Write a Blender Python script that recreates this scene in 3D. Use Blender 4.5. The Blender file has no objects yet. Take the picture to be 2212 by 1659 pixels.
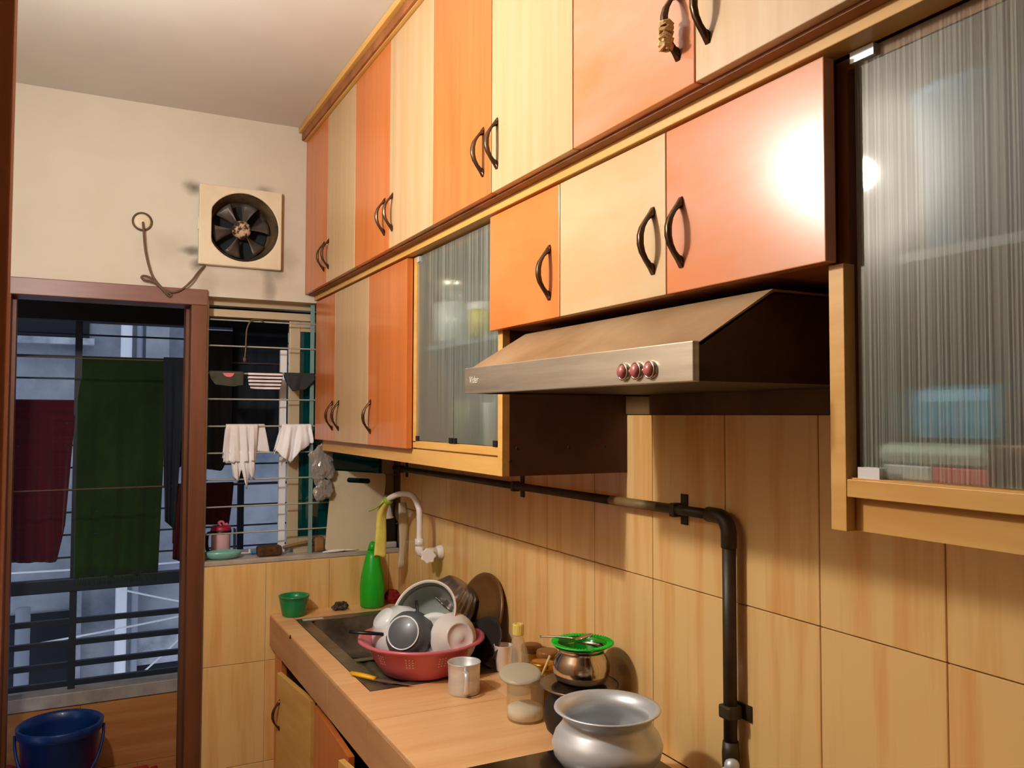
import bpy, bmesh, math, random
from mathutils import Vector, Matrix, noise
random.seed(7)
PI = math.pi
SC = bpy.context.scene
COL = SC.collection

# ------------------------------------------------------------------ camera
cam_d = bpy.data.cameras.new('camera')
cam_d.sensor_width = 36.0
cam_d.lens = 36.0 * 1800.06 / 2212.0
cam_d.clip_start = 0.02
cam = bpy.data.objects.new('camera', cam_d)
COL.objects.link(cam)
YAW, PITCH, ROLL = math.radians(27.256), math.radians(2.241), math.radians(0.163)
cam.matrix_world = (Matrix.Translation((0, 0, 1.65)) @ Matrix.Rotation(-YAW, 4, 'Z')
                    @ Matrix.Rotation(PI / 2 + PITCH, 4, 'X') @ Matrix.Rotation(ROLL, 4, 'Z'))
SC.camera = cam

# ------------------------------------------------------------------ light
SC.view_settings.view_transform = 'Standard'
SC.view_settings.look = 'None'
SC.view_settings.gamma = 1.0
SC.view_settings.use_curve_mapping = False
SC.view_settings.exposure = 0.0
w = bpy.data.worlds.new('sky'); SC.world = w; w.use_nodes = True
bg = w.node_tree.nodes['Background']
bg.inputs[0].default_value = (0.68, 0.78, 1.0, 1); bg.inputs[1].default_value = 1.05
bulb = bpy.data.lights.new('bulb', 'POINT'); bulb.energy = 62; bulb.color = (1.0, 0.95, 0.88)
bulb.shadow_soft_size = 0.042
bo = bpy.data.objects.new('bulb', bulb); bo.location = (-0.262, 1.735, 2.385); COL.objects.link(bo)
SC.cycles.use_denoising = True
SC.cycles.max_bounces = 10
SC.cycles.transmission_bounces = 8
SC.cycles.transparent_max_bounces = 12
SC.cycles.sample_clamp_indirect = 6.0
SC.cycles.caustics_reflective = False
SC.cycles.caustics_refractive = False

# ------------------------------------------------------------------ materials
def lin(c):
    return tuple(((v / 255) / 12.92 if v / 255 <= .04045 else ((v / 255 + .055) / 1.055) ** 2.4) for v in c) + (1,)

def mat(name, rgb, rough=.5, metal=0., coat=0., spec=.5, rgb2=None, nscale=(30, 30, 30), amt=1., bump=0., trans=0.,
        ior=1.45, rnd=False, alpha=1., sheen=0., lo=.35, hi=.65, detail=4):
    m = bpy.data.materials.new(name); m.use_nodes = True
    nt = m.node_tree; b = nt.nodes['Principled BSDF']
    b.inputs['Base Color'].default_value = lin(rgb)
    b.inputs['Roughness'].default_value = rough
    b.inputs['Metallic'].default_value = metal
    b.inputs['Coat Weight'].default_value = coat
    b.inputs['Coat Roughness'].default_value = .08
    b.inputs['Specular IOR Level'].default_value = spec
    b.inputs['Transmission Weight'].default_value = trans
    b.inputs['IOR'].default_value = ior
    b.inputs['Alpha'].default_value = alpha
    if sheen: b.inputs['Sheen Weight'].default_value = sheen
    if rgb2 or bump:
        tc = nt.nodes.new('ShaderNodeTexCoord'); mp = nt.nodes.new('ShaderNodeMapping')
        mp.inputs['Scale'].default_value = nscale
        nt.links.new(tc.outputs['Object'], mp.inputs['Vector'])
        if rnd:
            oi = nt.nodes.new('ShaderNodeObjectInfo'); ml = nt.nodes.new('ShaderNodeMath'); ml.operation = 'MULTIPLY'
            ml.inputs[1].default_value = 37.0
            nt.links.new(oi.outputs['Random'], ml.inputs[0])
            cx = nt.nodes.new('ShaderNodeCombineXYZ')
            for k in range(3): nt.links.new(ml.outputs[0], cx.inputs[k])
            nt.links.new(cx.outputs[0], mp.inputs['Location'])
        no = nt.nodes.new('ShaderNodeTexNoise'); no.inputs['Scale'].default_value = 1.0
        no.inputs['Detail'].default_value = detail; no.inputs['Roughness'].default_value = .6
        nt.links.new(mp.outputs[0], no.inputs['Vector'])
        if rgb2:
            cr = nt.nodes.new('ShaderNodeValToRGB')
            cr.color_ramp.elements[0].position = lo; cr.color_ramp.elements[1].position = hi
            cr.color_ramp.elements[0].color = lin(rgb)
            c2 = [a + (bb - a) * amt for a, bb in zip(lin(rgb), lin(rgb2))]
            cr.color_ramp.elements[1].color = c2
            nt.links.new(no.outputs['Fac'], cr.inputs[0]); nt.links.new(cr.outputs[0], b.inputs['Base Color'])
        if bump:
            bp = nt.nodes.new('ShaderNodeBump'); bp.inputs['Strength'].default_value = bump
            bp.inputs['Distance'].default_value = .01
            nt.links.new(no.outputs['Fac'], bp.inputs['Height']); nt.links.new(bp.outputs[0], b.inputs['Normal'])
    return m

def glass_mat(name, tint, rough=.18, transp=.3, refl=.06, dif=.12, dcol=(150, 165, 160), streak=None, thin=False):
    m = bpy.data.materials.new(name); m.use_nodes = True
    nt = m.node_tree; nt.nodes.remove(nt.nodes['Principled BSDF'])
    out = nt.nodes['Material Output']
    N = nt.nodes.new
    tr = N('ShaderNodeBsdfTransparent'); tr.inputs[0].default_value = lin(tint)
    rf = N('ShaderNodeBsdfRefraction'); rf.inputs[0].default_value = lin(tint); rf.inputs['Roughness'].default_value = rough
    rf.inputs['IOR'].default_value = 1.22
    gl = N('ShaderNodeBsdfGlossy'); gl.inputs['Roughness'].default_value = .035
    tl = N('ShaderNodeBsdfDiffuse'); tl.inputs[0].default_value = lin(dcol)
    m1 = N('ShaderNodeMixShader'); m1.inputs[0].default_value = transp
    nt.links.new(rf.outputs[0], m1.inputs[1]); nt.links.new(tr.outputs[0], m1.inputs[2])
    m2 = N('ShaderNodeMixShader'); m2.inputs[0].default_value = dif
    nt.links.new(m1.outputs[0], m2.inputs[1]); nt.links.new(tl.outputs[0], m2.inputs[2])
    m3 = N('ShaderNodeMixShader'); m3.inputs[0].default_value = refl
    nt.links.new(m2.outputs[0], m3.inputs[1]); nt.links.new(gl.outputs[0], m3.inputs[2])
    last = m3
    if thin:  # a sheet: the haze sits on its face, the far side of the slab lets light straight out
        ge = N('ShaderNodeNewGeometry'); t2 = N('ShaderNodeBsdfTransparent'); m4 = N('ShaderNodeMixShader')
        nt.links.new(ge.outputs['Backfacing'], m4.inputs[0]); nt.links.new(m3.outputs[0], m4.inputs[1]); nt.links.new(t2.outputs[0], m4.inputs[2])
        last = m4; rf.inputs['IOR'].default_value = 1.12
    nt.links.new(last.outputs[0], out.inputs[0])
    if streak:
        tc = N('ShaderNodeTexCoord'); mp = N('ShaderNodeMapping'); mp.inputs['Scale'].default_value = streak
        no = N('ShaderNodeTexNoise'); no.inputs['Scale'].default_value = 1; no.inputs['Detail'].default_value = 3
        bp = N('ShaderNodeBump'); bp.inputs['Strength'].default_value = .16; bp.inputs['Distance'].default_value = .01
        nt.links.new(tc.outputs['Object'], mp.inputs[0]); nt.links.new(mp.outputs[0], no.inputs[0])
        nt.links.new(no.outputs['Fac'], bp.inputs['Height'])
        for nn in (rf,): nt.links.new(bp.outputs[0], nn.inputs['Normal'])
        mr = N('ShaderNodeMapRange'); mr.inputs[1].default_value = .42; mr.inputs[2].default_value = .7
        mr.inputs[3].default_value = dif * .5; mr.inputs[4].default_value = dif * 2.6
        nt.links.new(no.outputs['Fac'], mr.inputs[0]); nt.links.new(mr.outputs[0], m2.inputs[0])
    return m

def wall_paint():
    """cream paint with grime blooms where smoke escapes around the exhaust fan"""
    m = mat('wall_paint', (214, 208, 195), .75, rgb2=(207, 199, 183), nscale=(2, 2, 2))
    nt = m.node_tree; N = nt.nodes.new; b = nt.nodes['Principled BSDF']
    src = b.inputs['Base Color'].links[0].from_socket
    tc = N('ShaderNodeTexCoord')
    sep = N('ShaderNodeSeparateXYZ'); nt.links.new(tc.outputs['Object'], sep.inputs[0])
    no = N('ShaderNodeTexNoise'); no.inputs['Scale'].default_value = 14; no.inputs['Detail'].default_value = 5
    nt.links.new(tc.outputs['Object'], no.inputs['Vector'])
    total = None
    for (x, z, rx, rz, s) in [(.375, 2.555, .035, .03, .8), (.37, 2.30, .05, .022, .75), (.39, 2.245, .03, .03, .7), (.43, 2.18, .05, .07, .28),
                              (.67, 2.19, .03, .09, .5), (.71, 2.25, .05, .05, .5), (.745, 2.29, .05, .09, .3), (.65, 2.58, .04, .02, .5),
                              (.31, 2.30, .12, .07, .16), (.56, 2.19, .25, .05, .12), (.72, 2.35, .09, .2, .12)]:
        c = N('ShaderNodeCombineXYZ')
        for k, (ax, cen, r) in enumerate((('X', x, rx), ('Z', z, rz))):
            a = N('ShaderNodeMath'); a.operation = 'SUBTRACT'; a.inputs[1].default_value = cen
            nt.links.new(sep.outputs[ax], a.inputs[0])
            d = N('ShaderNodeMath'); d.operation = 'DIVIDE'; d.inputs[1].default_value = r
            nt.links.new(a.outputs[0], d.inputs[0]); nt.links.new(d.outputs[0], c.inputs[k])
        ln = N('ShaderNodeVectorMath'); ln.operation = 'LENGTH'; nt.links.new(c.outputs[0], ln.inputs[0])
        ad = N('ShaderNodeMath'); ad.operation = 'ADD'; nt.links.new(ln.outputs['Value'], ad.inputs[0])
        nn = N('ShaderNodeMath'); nn.operation = 'MULTIPLY_ADD'; nn.inputs[1].default_value = 1.6; nn.inputs[2].default_value = -.8
        nt.links.new(no.outputs['Fac'], nn.inputs[0]); nt.links.new(nn.outputs[0], ad.inputs[1])
        mr = N('ShaderNodeMapRange'); mr.interpolation_type = 'SMOOTHSTEP'
        mr.inputs[1].default_value = 1.5; mr.inputs[2].default_value = 0
        mr.inputs[3].default_value = 0; mr.inputs[4].default_value = s
        nt.links.new(ad.outputs[0], mr.inputs[0])
        if total is None: total = mr.outputs[0]
        else:
            mx = N('ShaderNodeMath'); mx.operation = 'MAXIMUM'
            nt.links.new(total, mx.inputs[0]); nt.links.new(mr.outputs[0], mx.inputs[1]); total = mx.outputs[0]
    mix = N('ShaderNodeMix'); mix.data_type = 'RGBA'
    nt.links.new(total, mix.inputs[0]); nt.links.new(src, mix.inputs[6]); mix.inputs[7].default_value = lin((62, 44, 26))
    nt.links.new(mix.outputs[2], b.inputs['Base Color'])
    return m

M = dict(
    paint=wall_paint(),
    plain=mat('plain_paint', (232, 226, 214), .8),
    ceil=mat('ceiling_paint', (212, 210, 206), .85, rgb2=(204, 201, 195), nscale=(1.5, 1.5, 1.5)),
    tile=mat('wood_look_tile', (238, 198, 132), .30, coat=.3, rgb2=(218, 150, 72), nscale=(17, 17, 1.2), rnd=True, lo=.48, hi=.78),
    tileh=mat('balcony_tile', (214, 150, 88), .4, rgb2=(196, 124, 66), nscale=(1.6, 26, 26), rnd=True),
    ctile=mat('counter_tile', (240, 192, 138), .42, coat=.1, rgb2=(224, 164, 104), nscale=(1.6, 18, 18), rnd=True, lo=.4, hi=.75),
    atile=mat('apron_tile', (196, 150, 104), .5, rgb2=(180, 130, 88), nscale=(14, 2, 14), rnd=True),
    grout=mat('grout', (120, 84, 44), .9),
    orange=mat('orange_laminate', (198, 114, 54), .30, coat=.15, rgb2=(180, 94, 40), nscale=(30, 30, 1.2), rnd=True, lo=.4, hi=.75),
    oranged=mat('diagonal_orange_laminate', (212, 126, 64), .36, coat=.08, rgb2=(202, 108, 46), nscale=(3, 3, 9), rnd=True, lo=.4, hi=.75),
    cream=mat('cream_laminate', (192, 162, 124), .4, coat=.08, rgb2=(186, 150, 106), nscale=(30, 30, 1.2), rnd=True),
    creamd=mat('diagonal_cream_laminate', (200, 172, 134), .42, coat=.06, rgb2=(194, 160, 114), nscale=(3, 3, 9), rnd=True),
    glarepink=mat('glare_tinted_laminate', (204, 142, 112), .225, coat=.0, spec=.6, rgb2=(206, 126, 80), nscale=(3, 3, 9), rnd=True),  # orange laminate, the pinkish glare is put into its colour
    beech=mat('beech_trim', (216, 170, 96), .45, rgb2=(200, 148, 74), nscale=(20, 2, 20)),
    brownply=mat('brown_plywood', (150, 92, 48), .6, rgb2=(120, 70, 34), nscale=(12, 12, 3)),
    darkply=mat('shaded_plywood', (84, 48, 24), .7, rgb2=(60, 32, 16), nscale=(6, 6, 6)),  # plywood colour darkened to paint the shade on side panels and base cabinet
    back=mat('greasy_backboard', (108, 80, 40), .6, rgb2=(74, 52, 26), nscale=(5, 5, 5)),
    inside=mat('cabinet_inside', (244, 242, 234), .7),
    bronze=mat('bronze_handle', (96, 74, 56), .28, metal=.9),
    doorwood=mat('brown_door_frame', (116, 68, 38), .5, rgb2=(92, 50, 26), nscale=(20, 20, 1.5)),
    doorwood2=mat('painted_door_frame', (132, 92, 80), .38, rgb2=(116, 76, 62), nscale=(3, 20, 20)),
    doorlight=mat('light_brown_door', (176, 106, 56), .5, rgb2=(150, 84, 42), nscale=(20, 20, 1.5)),
    alu=mat('beige_aluminium', (196, 182, 152), .4, metal=.2),
    bar=mat('painted_grill', (168, 164, 150), .5, metal=.2),
    barteal=mat('teal_grill', (120, 150, 146), .45),
    barblack=mat('black_grill', (34, 44, 54), .5),
    teal=glass_mat('teal_glass', (0, 120, 112), .05, .5, .08, .30, (0, 104, 100)),
    ribbed=glass_mat('ribbed_glass', (244, 250, 247), .42, .42, .07, .17, (196, 206, 192), (4, 300, .5), thin=True),
    sill=mat('sill_stone', (190, 180, 168), .5, rgb2=(164, 150, 136), nscale=(12, 12, 12)),
    steel=mat('brushed_steel', (200, 190, 172), .38, metal=.85, rgb2=(172, 160, 142), nscale=(3, 2.5, 40)),
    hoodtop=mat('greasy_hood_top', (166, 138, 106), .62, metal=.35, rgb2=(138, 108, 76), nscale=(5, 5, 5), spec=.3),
    hoodside=mat('dark_hood_side', (70, 48, 26), .6, metal=.2, rgb2=(40, 26, 14), nscale=(5, 5, 5)),  # darker brown for the side panels of the hood
    sink=mat('stained_sink_steel', (150, 138, 122), .36, metal=.7, rgb2=(92, 80, 68), nscale=(7, 7, 7)),
    alum=mat('aluminium', (228, 232, 236), .40, metal=.5, rgb2=(206, 210, 214), nscale=(6, 6, 22)),
    shiny=mat('polished_steel', (200, 188, 172), .14, metal=1.),
    soot=mat('sooty_pot', (22, 18, 16), .55, rgb2=(40, 32, 26), nscale=(8, 8, 8)),
    black=mat('black_plastic', (16, 16, 18), .4),
    fanw=mat('fan_plastic', (228, 218, 192), .45, rgb2=(216, 202, 172), nscale=(6, 6, 6)),
    fang=mat('greasy_fan_duct', (104, 86, 58), .7, rgb2=(50, 38, 24), nscale=(12, 12, 12)),
    fanb=mat('dark_fan_blade', (92, 84, 78), .4, rgb2=(40, 32, 28), nscale=(10, 10, 10)),
    fanh=mat('dusty_fan_hub', (196, 168, 136), .8, rgb2=(58, 40, 26), nscale=(55, 20, 55), lo=.46, hi=.54),
    wire=mat('brown_wire', (96, 74, 54), .6),
    tapw=mat('white_tap_plastic', (250, 243, 238), .32, coat=.2),
    yellowc=mat('yellow_cloth', (240, 226, 112), .8, rgb2=(226, 204, 84), nscale=(14, 14, 14), sheen=.2),
    limec=mat('lime_cloth', (156, 182, 54), .8),
    strip=mat('pale_strip', (214, 204, 184), .55),
    pipe=mat('grimy_pipe', (58, 46, 26), .5, rgb2=(36, 24, 12), nscale=(14, 14, 14)),
    pipel=mat('pale_pipe', (120, 98, 62), .5),  # paler colour for one stretch of the gas pipe
    greenb=mat('green_bottle', (30, 190, 36), .35, trans=.15, rgb2=(40, 176, 44), nscale=(4, 4, 4)),
    bowlg=mat('green_bowl', (10, 130, 74), .35, coat=.2),
    pink=mat('pink_plastic', (206, 106, 120), .32, coat=.2, rgb2=(198, 94, 110), nscale=(5, 5, 5)),
    hole=mat('pierced_hole', (238, 190, 190), .5),
    whitec=mat('white_ceramic', (226, 232, 232), .22, coat=.3),
    greyin=mat('grey_enamel', (156, 162, 156), .4),
    pinkrim=mat('pinkish_rim', (226, 200, 186), .4),
    panm=mat('dark_nonstick', (78, 84, 88), .38, coat=.1),
    panm2=mat('dull_steel', (150, 140, 132), .34, metal=.8),
    frost=glass_mat('frosted_plastic', (244, 238, 232), .3, .3, .06, .78, (244, 238, 232)),
    clear=glass_mat('clear_plastic', (252, 250, 240), .12, .88, .05, .19, (248, 244, 232)),
    lidc=glass_mat('cloudy_lid', (240, 236, 220), .3, .4, .05, .55, (226, 220, 196)),
    flour=mat('flour', (246, 238, 226), .95),
    cappy=mat('yellow_cap', (226, 206, 110), .5),
    gold=mat('golden_lid', (190, 132, 34), .25, metal=.7),
    brownlid=mat('brown_lid', (128, 84, 40), .4),
    spice=glass_mat('spice_jar_glass', (214, 170, 70), .15, .3, .08, .55, (176, 132, 36)),
    greenst=mat('green_strainer', (40, 196, 50), .4),
    net=glass_mat('green_net', (70, 190, 76), .1, .85, .03, .62, (24, 150, 34)),
    platter=mat('brown_platter', (120, 84, 48), .3, coat=.35, rgb2=(84, 56, 28), nscale=(9, 3, 9)),
    wood=mat('raw_wood', (214, 186, 130), .6),
    brush=mat('brush_wood', (150, 112, 66), .6, rgb2=(116, 82, 44), nscale=(6, 30, 30)),
    scrub=mat('brown_scrubber', (92, 62, 26), .9, rgb2=(60, 38, 16), nscale=(60, 60, 60), bump=.6),
    cutb=mat('cutting_board', (214, 202, 172), .5, rgb2=(192, 162, 120), nscale=(4, 4, 4), lo=.5, hi=.85),
    tealsoap=mat('teal_plastic', (126, 186, 176), .3, coat=.3),
    bluep=mat('blue_plastic', (30, 130, 190), .4),
    whitep=mat('white_plastic', (238, 238, 240), .4),
    pinkj=mat('pale_pink_plastic', (226, 182, 186), .35),
    redj=mat('crimson_plastic', (170, 30, 60), .4),
    bag=glass_mat('grey_plastic_bag', (225, 222, 222), .2, .45, .16, .45, (206, 198, 194)),
    clothw=mat('white_cloth', (240, 238, 240), .9, rgb2=(226, 222, 222), nscale=(8, 8, 8), sheen=.2),
    cloth2=mat('bright_white_cloth', (246, 247, 252), .9),
    charcoal=mat('charcoal_cloth', (44, 46, 50), .95),
    olive=mat('olive_cloth', (66, 66, 54), .95),
    navy=mat('dark_navy_cloth', (26, 34, 44), .95),
    maroon=mat('maroon_cloth', (62, 14, 18), .95),
    redc=mat('crimson_towel', (84, 12, 30), .95, rgb2=(64, 10, 24), nscale=(2, 2, 120), sheen=.2),
    greent=mat('dark_green_towel', (34, 60, 12), .95, rgb2=(22, 44, 8), nscale=(5, 5, 3), sheen=.2),
    pinkprint=mat('pink_print', (224, 120, 138), .9),
    redsp=mat('red_sponge', (150, 26, 22), .9, rgb2=(100, 14, 12), nscale=(40, 40, 40), bump=.5),
    wool=mat('steel_wool', (96, 78, 66), .5, metal=.4, rgb2=(50, 38, 30), nscale=(60, 60, 60)),
    yknife=mat('yellow_handle', (238, 182, 30), .4),
    paper=mat('paper_label', (206, 198, 190), .7),
    concrete=mat('grey_render', (170, 174, 180), .95, rgb2=(112, 120, 134), nscale=(2.6, 2.6, 2.6), detail=9, lo=.38, hi=.72),
    concretel=mat('light_render', (196, 198, 206), .95, rgb2=(130, 136, 146), nscale=(9, 9, 9), lo=.35, hi=.7),
    darkopen=mat('dark_opening', (24, 28, 34), .8),
    pvc=mat('white_pvc', (240, 242, 246), .5),
    pvcg=mat('grey_pvc', (150, 156, 168), .6),
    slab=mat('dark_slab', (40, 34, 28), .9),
    bucket=mat('blue_bucket', (16, 54, 116), .35, coat=.15, rgb2=(10, 40, 96), nscale=(6, 6, 6)),
    redpl=mat('red_plastic', (196, 30, 48), .4),
    floor=mat('floor_tile', (170, 140, 110), .5),
    rubber=mat('pink_button', (176, 92, 90), .35, coat=.3),
    tape=mat('peeling_tape', (214, 178, 120), .7, rgb2=(180, 140, 84), nscale=(60, 60, 60)),
    skyblue=mat('pale_blue_plastic', (104, 164, 222), .45),
    cyan=mat('cyan_packet', (10, 150, 215), .4, rgb2=(70, 200, 235), nscale=(10, 10, 10)),
    coral=mat('coral_packet', (232, 96, 80), .5),
    mint=mat('pale_mint_packet', (206, 222, 206), .5),
    yellow=mat('yellow_tin', (214, 196, 50), .4),
    silver=mat('silver_bowl', (210, 212, 206), .2, metal=.9),
    olivejar=mat('olive_jar', (126, 128, 80), .4),
    glassblk=mat('stove_glass', (18, 14, 16), .15, coat=.5),
    redtrim=mat('red_trim', (120, 20, 32), .4),
)

def stripes(name, a, b, n, axis='Z'):
    m = mat(name, a, .9); nt = m.node_tree; bs = nt.nodes['Principled BSDF']
    tc = nt.nodes.new('ShaderNodeTexCoord'); wv = nt.nodes.new('ShaderNodeTexWave')
    wv.bands_direction = axis; wv.inputs['Scale'].default_value = n; wv.inputs['Distortion'].default_value = .35
    wv.inputs['Detail Scale'].default_value = .3
    cr = nt.nodes.new('ShaderNodeValToRGB'); cr.color_ramp.interpolation = 'CONSTANT'
    cr.color_ramp.elements[0].color = lin(b); cr.color_ramp.elements[1].color = lin(a); cr.color_ramp.elements[1].position = .36
    nt.links.new(tc.outputs['Object'], wv.inputs[0]); nt.links.new(wv.outputs['Fac'], cr.inputs[0])
    nt.links.new(cr.outputs[0], bs.inputs['Base Color'])
    return m
M['stripe'] = stripes('striped_cloth', (240, 226, 228), (24, 22, 30), 22)

# ------------------------------------------------------------------ mesh helpers
def BM(): return bmesh.new()

def box(bm, x0, x1, y0, y1, z0, z1, mtx=None):
    vs = [bm.verts.new((x, y, z)) for x in (x0, x1) for y in (y0, y1) for z in (z0, z1)]
    for f in ((0, 1, 3, 2), (4, 6, 7, 5), (0, 4, 5, 1), (2, 3, 7, 6), (0, 2, 6, 4), (1, 5, 7, 3)):
        bm.faces.new([vs[i] for i in f])
    if mtx is not None: bmesh.ops.transform(bm, matrix=mtx, verts=vs)
    return bm

def B(*a, **k): return box(BM(), *a, **k)

def lathe(bm, prof, n=40, mtx=None, lobes=0, amp=0.):
    """profile [(r, z)...] turned about z; r == 0 closes at a point"""
    rings, allv = [], []
    for r, z in prof:
        if r <= 1e-6:
            v = bm.verts.new((0, 0, z)); rings.append([v]); allv.append(v)
        else:
            ring = []
            for i in range(n):
                a = 2 * PI * i / n
                rr = r * (1 + amp * math.cos(lobes * a))
                ring.append(bm.verts.new((rr * math.cos(a), rr * math.sin(a), z)))
            rings.append(ring); allv += ring
    for a, b in zip(rings, rings[1:]):
        for i in range(n):
            j = (i + 1) % n
            if len(a) == 1 and len(b) == 1: continue
            if len(a) == 1: bm.faces.new((a[0], b[j], b[i]))
            elif len(b) == 1: bm.faces.new((a[i], a[j], b[0]))
            else: bm.faces.new((a[i], a[j], b[j], b[i]))
    if mtx is not None: bmesh.ops.transform(bm, matrix=mtx, verts=allv)
    return bm

def Lt(prof, n=40, mtx=None, **k): return lathe(BM(), prof, n, mtx, **k)

def tube(bm, pts, r, n=10, cap=True, flat=1.0):
    pts = [Vector(p) for p in pts]
    rs = r if isinstance(r, (list, tuple)) else [r] * len(pts)
    t0 = (pts[1] - pts[0]).normalized()
    up = Vector((0, 0, 1)) if abs(t0.z) < .9 else Vector((1, 0, 0))
    nrm = (up - t0 * up.dot(t0)).normalized()
    rings = []
    for i, p in enumerate(pts):
        if i == 0: t = t0
        elif i == len(pts) - 1: t = (pts[i] - pts[i - 1]).normalized()
        else: t = ((pts[i + 1] - p).normalized() + (p - pts[i - 1]).normalized()).normalized()
        nrm = (nrm - t * nrm.dot(t)).normalized(); bn = t.cross(nrm)
        rings.append([bm.verts.new(p + (nrm * math.cos(2 * PI * k / n) * flat + bn * math.sin(2 * PI * k / n)) * rs[i]) for k in range(n)])
    for a, b in zip(rings, rings[1:]):
        for k in range(n):
            bm.faces.new((a[k], a[(k + 1) % n], b[(k + 1) % n], b[k]))
    if cap:
        bm.faces.new(rings[0][::-1]); bm.faces.new(rings[-1])
    return bm

def Tb(*a, **k): return tube(BM(), *a, **k)

def smoothpath(pts, n=8):
    pts = [Vector(p) for p in pts]; P = [pts[0]] + pts + [pts[-1]]; out = []
    for i in range(1, len(P) - 2):
        a, b, c, d = P[i - 1:i + 3]
        for k in range(n):
            t = k / n
            out.append(.5 * (2 * b + (c - a) * t + (2 * a - 5 * b + 4 * c - d) * t * t + (3 * b - a - 3 * c + d) * t ** 3))
    out.append(pts[-1]); return out

def prism(bm, poly, axis, a0, a1, mtx=None):
    """extrude a 2-D outline along an axis (x, y or z)"""
    def P(u, v, a): return {'x': (a, u, v), 'y': (u, a, v), 'z': (u, v, a)}[axis]
    lo = [bm.verts.new(P(u, v, a0)) for u, v in poly]; hi = [bm.verts.new(P(u, v, a1)) for u, v in poly]
    n = len(poly)
    bm.faces.new(lo[::-1]); bm.faces.new(hi)
    for i in range(n): bm.faces.new((lo[i], lo[(i + 1) % n], hi[(i + 1) % n], hi[i]))
    if mtx is not None: bmesh.ops.transform(bm, matrix=mtx, verts=lo + hi)
    return bm

def wloc(p):
    v = Vector((0, 0, 0))
    while p is not None: v += p.location; p = p.parent
    return v

def obj(name, bm, m, parent=None, smooth=False, bevel=0., local=False, origin=None, solid=0., subd=0):
    """links bm as one mesh object; verts are world coordinates unless local=True"""
    bmesh.ops.recalc_face_normals(bm, faces=bm.faces)
    me = bpy.data.meshes.new(name)
    loc = Vector((0, 0, 0))
    if not local:
        xs = [v.co for v in bm.verts]
        lo = Vector([min(c[k] for c in xs) for k in range(3)]); hi = Vector([max(c[k] for c in xs) for k in range(3)])
        org = Vector(origin) if origin is not None else Vector(((lo.x + hi.x) / 2, (lo.y + hi.y) / 2, lo.z))
        bmesh.ops.translate(bm, vec=-org, verts=bm.verts)
        loc = org - wloc(parent) if parent else org
    bm.to_mesh(me); bm.free()
    o = bpy.data.objects.new(name, me); o.location = loc
    if m is not None: me.materials.append(M[m] if isinstance(m, str) else m)
    if smooth:
        for p in me.polygons: p.use_smooth = True
    COL.objects.link(o)
    if parent: o.parent = parent
    if bevel:
        md = o.modifiers.new('bevel', 'BEVEL'); md.width = bevel; md.segments = 2; md.limit_method = 'ANGLE'; md.angle_limit = .7
    if solid:
        md = o.modifiers.new('solid', 'SOLIDIFY'); md.thickness = solid; md.offset = 0
    if subd:
        md = o.modifiers.new('sub', 'SUBSURF'); md.levels = subd; md.render_levels = subd
    return o

def tag(o, label, cat, group=None):
    o['label'] = label; o['category'] = cat
    if group: o['group'] = group
    return o

def thing(name, label, cat, loc, group=None, rot=None):
    o = bpy.data.objects.new(name, None); o.empty_display_size = .05; o.location = loc
    if rot is not None: o.rotation_mode = 'QUATERNION'; o.rotation_quaternion = rot
    COL.objects.link(o); return tag(o, label, cat, group)

def struct(name, bm, m, parent=None, **k):
    o = obj(name, bm, m, parent, **k)
    if parent is None: o['kind'] = 'structure'
    return o

def lab(o, label): o['label'] = label; return o

def linkcopy(o, parent, loc=None, name=None):
    c = o.copy(); COL.objects.link(c); c.parent = parent
    if loc is not None: c.location = loc
    return c

def crumple(name, c, r, seed, m, scale=(1, 1, 1), amp=.35, sub=4, hi=1.):
    bm = BM(); bmesh.ops.create_icosphere(bm, subdivisions=sub, radius=1)
    for v in bm.verts:
        d_ = noise.noise(v.co * 1.5 + Vector((seed, 0, 0))) + .5 * abs(noise.noise(v.co * 3.2 + Vector((0, seed, 0)))) + .3 * hi * noise.noise(v.co * 9)
        p = v.co * (1 + amp * d_)
        v.co = Vector((c[0] + p.x * r * scale[0], c[1] + p.y * r * scale[1], c[2] + p.z * r * scale[2]))
    return obj(name, bm, m)

def axis_rot(v): return Vector(v).normalized().to_track_quat('Z', 'Y')
def TR(loc, v=None):
    m = Matrix.Translation(loc)
    return m @ axis_rot(v).to_matrix().to_4x4() if v is not None else m

# ------------------------------------------------------------------ key planes (metres)
XR, YB, ZC, XL = 1.244, 3.485, 2.86, -0.33
CT = 0.85            # counter top
XU, XD = 0.817, 0.865  # door fronts: upper row, lower row

# ------------------------------------------------------------------ room shell
bw = BM()
Y0, Y1 = YB, YB + .125
for a in [(XL - .1, -.29, 0, ZC), (-.29, .43, 2.148, ZC), (.43, .436, 0, 2.125), (.436, XR + .1, 0, 1.055),
          (.43, .424 + .0, 2.125, 2.125)]:
    if a[1] > a[0] and a[3] > a[2]: box(bw, a[0], a[1], Y0, Y1, a[2], a[3])
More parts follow.
